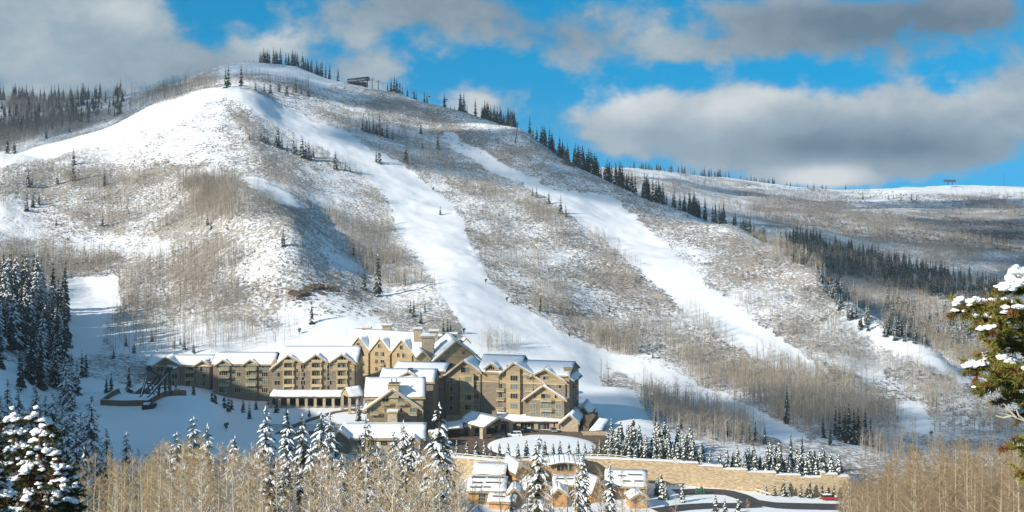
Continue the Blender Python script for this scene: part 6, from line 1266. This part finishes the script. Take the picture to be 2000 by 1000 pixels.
# rock outcrop on the knoll
def rock(loc, r_, seed): 
    rg = random.Random(seed); bm_v = []; n1, n2 = 9, 6; mb = MB()
    for j in range(n2+1):
        for i in range(n1):
            a, b = 2*math.pi*i/n1, math.pi*j/n2-math.pi/2; k = r_*(.7+.6*rg.random()); bm_v.append((k*math.cos(a)*math.cos(b)*1.4, k*math.sin(a)*math.cos(b)*.8, k*math.sin(b)*.8))
    mb.add(bm_v, [(j*n1+i, j*n1+(i+1)%n1, (j+1)*n1+(i+1)%n1, (j+1)*n1+i) for j in range(n2) for i in range(n1)], M['rock']); return mb.build('rock', loc=loc)
rp = [(572,572,2.6),(580,577,2.8),(590,574,3.2),(600,566,3.0),(612,562,3.3),(624,560,3.0),(634,566,2.8),(645,564,2.6),(654,568,2.2),(586,584,2.2),(625,574,2.0)]
for k, ((a,b,r_), p) in enumerate(zip(rp, spot([x[0] for x in rp],[x[1] for x in rp]))): tag(rock(p-v3(0,0,.4), r_*.8, k), 'brown rock of the outcrop on the front of the knoll', 'rock', 'brown rocks of the knoll outcrop')
for k, (a, b, r_) in enumerate(((1108,322,4),(1101,318,3),(1614,552,3.0),(1622,558,3.4),(1630,566,3.0))): 
    p = spot([a],[b])[0]
    if np.isnan(p[0]): p = spot([a],[b+5])[0]
    tag(rock(p-v3(0,0,.6), r_, 40+k), 'ochre rock on the upper right ridge' if k < 2 else 'dark rock on the low end of the right ridge', 'rock', 'rocks of the upper right ridge' if k < 2 else 'rocks at the low ridge end')
# snow guns, light poles, lift towers
def snow_gun(px, py, label, s=1.0):
    p = spot([px],[py])[0]; r_ = empty('snow_gun', p); tag(r_, label, 'snow gun'); r_.scale = (s,s,s)
    mb = MB(); mb.tube([(0,0,-.4),(0,0,2.0)], .12, M['metal'], 6); mb.build('pole', r_); mb = MB(); mb.tube([(-.9,0,2.1),(-.5,0,2.2),(.7,0,2.6),(.9,0,2.7)], [.35,.62,.55,.3], M['green_paint'], 10); mb.build('barrel', r_); mb = MB(); mb.box(-.5,.5,-.45,.45,1.0,1.7,M['green_paint']); mb.build('control_box', r_)
for px, py, lb in ((949,554,'small green snow gun on the right edge of the main piste'),(990,590,'green snow gun low on the right edge of the main piste'),(1112,660,'green snow gun on the flat piste right of the hotel'),(906,652,'green snow gun at the foot of the main piste above the hotel'),(1612,718,'green snow gun at the bottom of the second piste'),(1819,855,'green snow gun on the snow patch at the lower right'),(585,652,'green snow gun on the bank above the left wing'),(846,374,'tiny snow gun high on the right edge of the main piste'),(126,566,'dark snow gun at the top of the shaded piste on the left'),(442,842,'green snow gun at the foot of the snowy mound')): snow_gun(px, py, lb, .9)
def pole(px, py, hpx, label, arm=0, name='utility_pole', cat='pole'):
    p = spot([px],[py])[0]; h = hpx*p[1]/F; r_ = empty(name, p); tag(r_, label, cat); mb = MB(); mb.tube([(0,0,-.5),(0,0,h)], [.16,.10], M['bark'], 6); mb.build('shaft', r_)
    if arm: mb = MB(); mb.box(-arm,arm,-.12,.12,h+.001,h+.2,M['metal']); mb.build('lamp_arm', r_)
pole(1188,738,18,'lamp post with a flat cross arm beside the brushy island',1.0,'lamp_post','lamp post'); pole(1119,655,52,'left of two tall bare posts at the edge of the lower piste'); pole(1123,656,50,'right of two tall bare posts at the edge of the lower piste')
pole(602,530,50,'thin bare pole on the face of the knoll'); pole(1174,745,44,'thin bare post at the left tip of the brushy island')
def lift_tower(p, h, label, arm=2.5, lean=0.0):
    r_ = empty('lift_tower', p); tag(r_, label, 'lift tower'); mb = MB(); mb.tube([(0,0,-1),(lean,0,h)], [.5,.34], M['metal'], 8); mb.build('mast', r_); mb = MB(); mb.box(lean-arm,lean+arm,-.25,.25,h-.3,h+.2,M['metal']); mb.box(lean-.3,lean+.3,-.25,.25,h+.201,h+1.4,M['metal']); mb.box(lean-arm*.55,lean+arm*.55,-.2,.2,h+1.401,h+1.7,M['metal']); mb.build('crossarm', r_)
    for sg in (-1,1): mb = MB(); mb.box(lean+sg*arm-.2,lean+sg*arm+.2,-1.6,1.6,h-.65,h-.31,M['metal']); mb.build('sheave_train', r_)
    return v3(p[0]+lean, p[1], p[2]+h)
tops = [lift_tower(at(727,1275), 9, 'lift tower just right of the summit station'), lift_tower(at(739,1268), 8, 'second lift tower right of the summit station, nearer the firs'), lift_tower(skyline(898,0)[0], 11, 'leaning lift tower on the middle of the right ridge', 2.2, 1.4)]
p = spot([1006],[279])[0]; tops.append(lift_tower(p, 17, 'tall leaning lift tower below the ridge skyline', 1.4, 2.4)); 
lift_tower(at(1961,2600), 26, 'thin mast on the far right skyline', .8)
st = v3(*at(719,1284)); st[2] = tops[0][2]+1
mb = MB()
for sg in (-1,1):
    line = [st]+tops
    for a, b in zip(line[:-1], line[1:]):
        n = 14; pts = [a+(b-a)*k/n+v3(sg*2.2,0,-.3-(4.0*k/n*(1-k/n))*np.linalg.norm(b-a)*.012) for k in range(n+1)]; mb.tube(pts, .05, M['metal'], 4)
tag(mb.build('lift_cable'), 'pair of thin chairlift cables strung down the right ridge', 'cable')
for k, f_ in enumerate((.2,.4,.6,.8)):
    a, b = tops[1], tops[2]; p = a+(b-a)*f_+v3(2.2,0,-.3-(4*f_*(1-f_))*np.linalg.norm(b-a)*.012); mb = MB(); mb.tube([(0,0,0),(0,0,-2.6)], .07, M['metal'], 5); mb.box(-1.4,1.4,-.3,.3,-3.2,-2.9,M['metal']); mb.box(-1.4,1.4,.2,.3,-2.899,-2.2,M['metal']); tag(mb.build('lift_chair', loc=p), 'empty chair hanging on the lift cable over the right ridge', 'chair', 'empty chairs on the lift cable')
# ---------------------------------------------------------------- the near pines
M['pine_needles'] = mat('pine_needles', (0.105, 0.105, 0.018), 0.7, 0.25, rgb2=(0.24, 0.205, 0.04), scale=2.5)
M['dusky_needles'] = mat('dusky_needles', (0.035, 0.042, 0.012), 0.75, 0.2, rgb2=(0.105, 0.10, 0.028), scale=1.2)
M['brown_needles'] = mat('brown_needles', (0.13, 0.045, 0.015), 0.8, 0.2, rgb2=(0.24, 0.10, 0.03), scale=3)
M['pine_bark'] = mat('pine_bark', (0.09, 0.06, 0.04), 0.9, 0.1, var=.4, scale=8)
class Pine:
    def __init__(s, seed, needle, tuft_n, twig): s.rg = random.Random(seed); s.fo = TB(); s.wd = TB(); s.sn = MB(); s.nl = needle; s.tn = tuft_n; s.tw = twig
    def tuft(s, p, d, brown=.12):
        rg = s.rg; m = 1 if rg.random() < brown else 0; d = d/(np.linalg.norm(d)+1e-9)
        for k in range(s.tn):
            v = d*rg.uniform(.2,1.0)+v3(rg.gauss(0,.62), rg.gauss(0,.62), rg.gauss(.05,.55)); v /= np.linalg.norm(v)+1e-9; L = s.nl*rg.uniform(.7,1.25); w = np.cross(v, v3(rg.gauss(0,1), rg.gauss(0,1), rg.gauss(0,1))); w = w/(np.linalg.norm(w)+1e-9)*s.nl*.095
            b = p+d*rg.uniform(-.6,.3)*s.nl; s.fo.tri(b-w, b+w, b+v*L, m)
    def lump(s, c, rx, ry, rz):
        rg = s.rg; n1, n2 = 14, 8; vs = []; ph = [rg.uniform(0,6.28) for _ in range(6)]
        for j in range(n2+1):
            for i in range(n1):
                a, b = 2*math.pi*i/n1, math.pi*j/n2-math.pi/2; k = 1+.20*math.sin(2*a+ph[0]+2*b)+.15*math.sin(3*a+ph[1]-3*b)+.10*math.sin(5*a+ph[2]+2*b)+.06*math.sin(4*b+ph[3]+a)
                z = math.sin(b)*rz; vs.append((c[0]+math.cos(a)*math.cos(b)*rx*k, c[1]+math.sin(a)*math.cos(b)*ry*k, c[2]+(z if z > 0 else z*.45)*k))
        s.sn.add(vs, [(j*n1+i, j*n1+(i+1)%n1, (j+1)*n1+(i+1)%n1, (j+1)*n1+i) for j in range(n2) for i in range(n1)], M['snow_lump'])
    def branch(s, pts, thick, snow=.7, lump=.1, inner=.15, side=1.0):
        rg = s.rg; P = [v3(*p) for p in pts]; s.wd.tube(P, [thick*(1-.75*i/(len(P)-1)) for i in range(len(P))], 0, 5)
        seg = [np.linalg.norm(b-a) for a, b in zip(P[:-1], P[1:])]; tot = sum(seg)
        def on(f):
            x = f*tot
            for i, L in enumerate(seg):
                if x <= L or i == len(seg)-1: return P[i]+(P[i+1]-P[i])*min(1,x/L), (P[i+1]-P[i])/L
                x -= L
        n = max(4, int(tot/(s.tw*.14)))
        for k in range(n):
            f = inner+(1-inner)*(k+rg.random())/n; p, d = on(min(f,1)); sd_ = np.cross(d, v3(0,0,1)); sd_ /= np.linalg.norm(sd_)+1e-9
            dd = d*rg.uniform(.2,1.0)+sd_*rg.uniform(-1,1)*side+v3(0,0,rg.uniform(-.55,.45)); dd /= np.linalg.norm(dd); L = s.tw*rg.uniform(.45,1.15)*(1.1-.45*f); e = p+dd*L+v3(0,0,.10*L)
            s.wd.tube([p, e], [thick*.28, thick*.10], 0, 3); m = max(2, int(L/(s.nl*.55)))
            for j in range(m): g = (j+1)/m; s.tuft(p+(e-p)*g, dd if j == m-1 else dd+v3(0,0,.4), .10+.25*(rg.random() < .18))
            if rg.random() < snow*.32: r_ = lump*rg.uniform(.22,.5); s.lump(p+(e-p)*rg.uniform(.4,.9)+v3(0,0,r_*.6+s.nl*.35), r_*rg.uniform(1,1.5), r_*rg.uniform(1,1.3), r_*.65)
        if rg.random() < snow+.15:      # an uneven ridge of snow lying along the bough
            k = int(tot*.7/(lump*.27))
            for i in range(k):
                f = .30+.70*(i+rg.random())/k
                if math.sin(f*9+pts[0][0]*3)+rg.uniform(-.7,.7) > .55-snow: p, d = on(min(f,1)); r_ = lump*rg.uniform(.28,.62); s.lump(p+v3(rg.uniform(-.6,.6)*r_, rg.uniform(-.8,.8)*r_, r_*.45+s.nl*.35), r_*rg.uniform(.8,1.25), r_*rg.uniform(.8,1.2), r_*rg.uniform(.55,.85))
    def finish(s, name, loc, trunk, label, nm_='pine_needles'):
        r_ = empty(name, loc); o = v3(*loc); tag(r_, label, 'tree'); tb = TB(); tb.tube([v3(*p) for p in trunk[0]], trunk[1], 0, 8)
        for nm, a, mt in (('trunk', tb.arr(), [M['pine_bark']]), ('branches', s.wd.arr(), [M['pine_bark']]), ('needles', s.fo.arr(), [M[nm_], M['brown_needles']])):
            V, T, m = a; link(nm, np_mesh(nm, V-o.astype(np.float32), T, mt, m), r_)
        s.sn.v = [tuple(v3(*p)-o) for p in s.sn.v]; s.sn.build('snow', r_, True); return r_
M['snow_lump'] = mat('snow_lump', (0.80, 0.82, 0.85), 0.7, 0.25, var=.06, scale=9, bump=.35)
# right: boughs of a pine whose trunk stands just outside the picture
pn = Pine(3, .062, 26, .22); Y0 = 12.0; rg = random.Random(8)
def q12(px, py, dy=0): return v3(*pt(px, py, Y0+dy))
for pts, sn, lp in (
 ([(2125,660,.2),(2010,610,.1),(1935,598,0),(1872,604,-.05)], .55, .08), ([(2125,600,.4),(2040,570,.3),(1990,560,.2),(1962,572,.2)], .75, .10), ([(2120,720,-.2),(2015,655,-.2),(1960,640,-.2),(1918,652,-.3)], .55, .08),
 ([(2120,690,.5),(2010,650,.5),(1950,625,.4),(1905,628,.4)], .6, .09), ([(2130,720,.1),(2020,690,.1),(1965,672,.1),(1938,690,.1)], .2, .07), ([(2130,640,-.4),(2040,620,-.3),(1990,612,-.3),(1950,620,-.3)], .7, .10),
 ([(2125,770,.1),(2020,728,.1),(1950,714,0),(1892,724,0)], .35, .10), ([(2125,800,-.2),(2020,755,-.2),(1960,745,-.2),(1915,764,-.2)], .12, .07), ([(2125,780,.5),(2030,722,.4),(1970,706,.4),(1925,700,.4)], .3, .08), ([(2120,740,-.4),(2030,730,-.4),(1980,728,-.4),(1945,738,-.4)], .15, .07),
 ([(2125,840,0),(2040,790,0),(1985,776,0),(1958,785,0)], .1, .06), ([(2130,880,.2),(2050,800,.2),(2005,800,.2),(1992,815,.2)], .05, .06), ([(2125,960,0),(2040,905,0),(2005,880,0),(1982,872,0)], .6, .06), ([(2130,990,.3),(2050,930,.3),(2015,920,.3),(1995,925,.3)], .6, .07),
 ([(2125,540,.1),(2060,530,.2),(2020,545,.2),(1995,560,.2)], .85, .11)):
    pn.branch([q12(*p) for p in pts], .028, sn, lp, .30)
for c, r_ in (((1986,552,.2),.10),((2000,542,.3),.14),((1972,562,.1),.08),((1882,592,0),.07),((1904,588,0),.06),((1930,590,.1),.07)): p = q12(*c); [pn.lump(p+v3(pn.rg.uniform(-1,1)*r_, pn.rg.uniform(-.6,.6)*r_, pn.rg.uniform(-.3,.5)*r_), r_*.55, r_*.5, r_*.42) for _ in range(7)]
tx, ty = q12(2140, 0)[0], Y0+.4; gz = float(ground(tx, ty)[0])
pn.finish('pine_tree', (tx, ty, gz), ([(tx,ty,gz-.3),(tx+.05,ty,gz+3.5),(tx,ty,.5)], [.16,.12,.05]), 'near pine bough laden with snow and rust-tipped needles reaching in at the right edge')
# left: two snow-loaded pines close by
def near_pine(px, top, Y, H, Lmax, seed, label):
    s = Pine(seed, .17, 15, .42); x, y, z = at(px, Y); zt = (HY-top)/F*Y; z = min(z, zt-H); rg = random.Random(seed+1); h = zt-z; nw = 15
    for w in range(nw):
        t = (w+.3)/nw; zz = z+h*(.18+.80*t); L0 = Lmax*(1-t)**.75+.14
        for k in range(6 if t < .8 else 4):
            a = 2*math.pi*(k+rg.random()*.7)/6+w*.9; L = L0*rg.uniform(.75,1.15); dx, dy = math.cos(a)*L, math.sin(a)*L; z2 = zz+rg.uniform(-.15,.15)
            s.branch([(x,y,z2),(x+dx*.5,y+dy*.5,z2+.05*L),(x+dx,y+dy,z2-.12*L)], .035, .85, .24*(.7+.6*rg.random()), .2)
    for k in range(5): s.lump(v3(x+rg.uniform(-.15,.15), y-.05, zt-.1-.2*k), .09+.02*k, .09, .08)
    s.finish('pine_tree', (x,y,z), ([(x,y,z-.3),(x,y,z+h*.6),(x,y,zt-.1)], [.2,.12,.02]), label, 'dusky_needles')
near_pine(26, 792, 42, 9.0, 1.55, 21, 'near snow-loaded pine at the left edge, leftmost of two')
near_pine(78, 790, 40, 9.0, 1.7, 31, 'near snow-loaded pine right of the leftmost one at the lower left corner')
near_pine(-30, 850, 36, 7.0, 1.6, 41, 'near snow-loaded pine cut off by the lower left corner')
near_pine(120, 905, 38, 6.5, 1.1, 51, 'low snow-loaded pine beside the bare aspens at the lower left')
# bare twig at the right edge
tw = MB(); 
for pts in ([(2060,850),(2000,822),(1975,812),(1952,806)], [(1985,816),(1970,800),(1962,790)], [(2010,826),(1990,812),(1985,800)], [(1975,812),(1960,816),(1945,812)]): tw.tube([q12(a, b, -.3) for a, b in pts], [.012,.009,.006,.003][:len(pts)], M['aspen_bark'], 5)
tag(tw.build('bare_branch'), 'pale bare branch reaching in below the pine bough at the right edge', 'branch')
# ---------------------------------------------------------------- thin blue winter air
def build_haze():
    m = bpy.data.materials.new('winter_air'); m.use_nodes = True; nt = m.node_tree; nt.nodes.clear(); o = nt.nodes.new('ShaderNodeOutputMaterial'); v = nt.nodes.new('ShaderNodeVolumePrincipled')
    v.inputs['Color'].default_value = (.72,.84,.95,1); v.inputs['Density'].default_value = 0.00009; v.inputs['Anisotropy'].default_value = 0.2; nt.links.new(v.outputs[0], o.inputs['Volume'])
    mb = MB(); z0 = float(ZZ.min())-1; mb.box(-6300, 5000, -30, 3705, z0, float(ZZ.max())+25, m); tag(mb.build('haze'), kind='stuff')
build_haze()
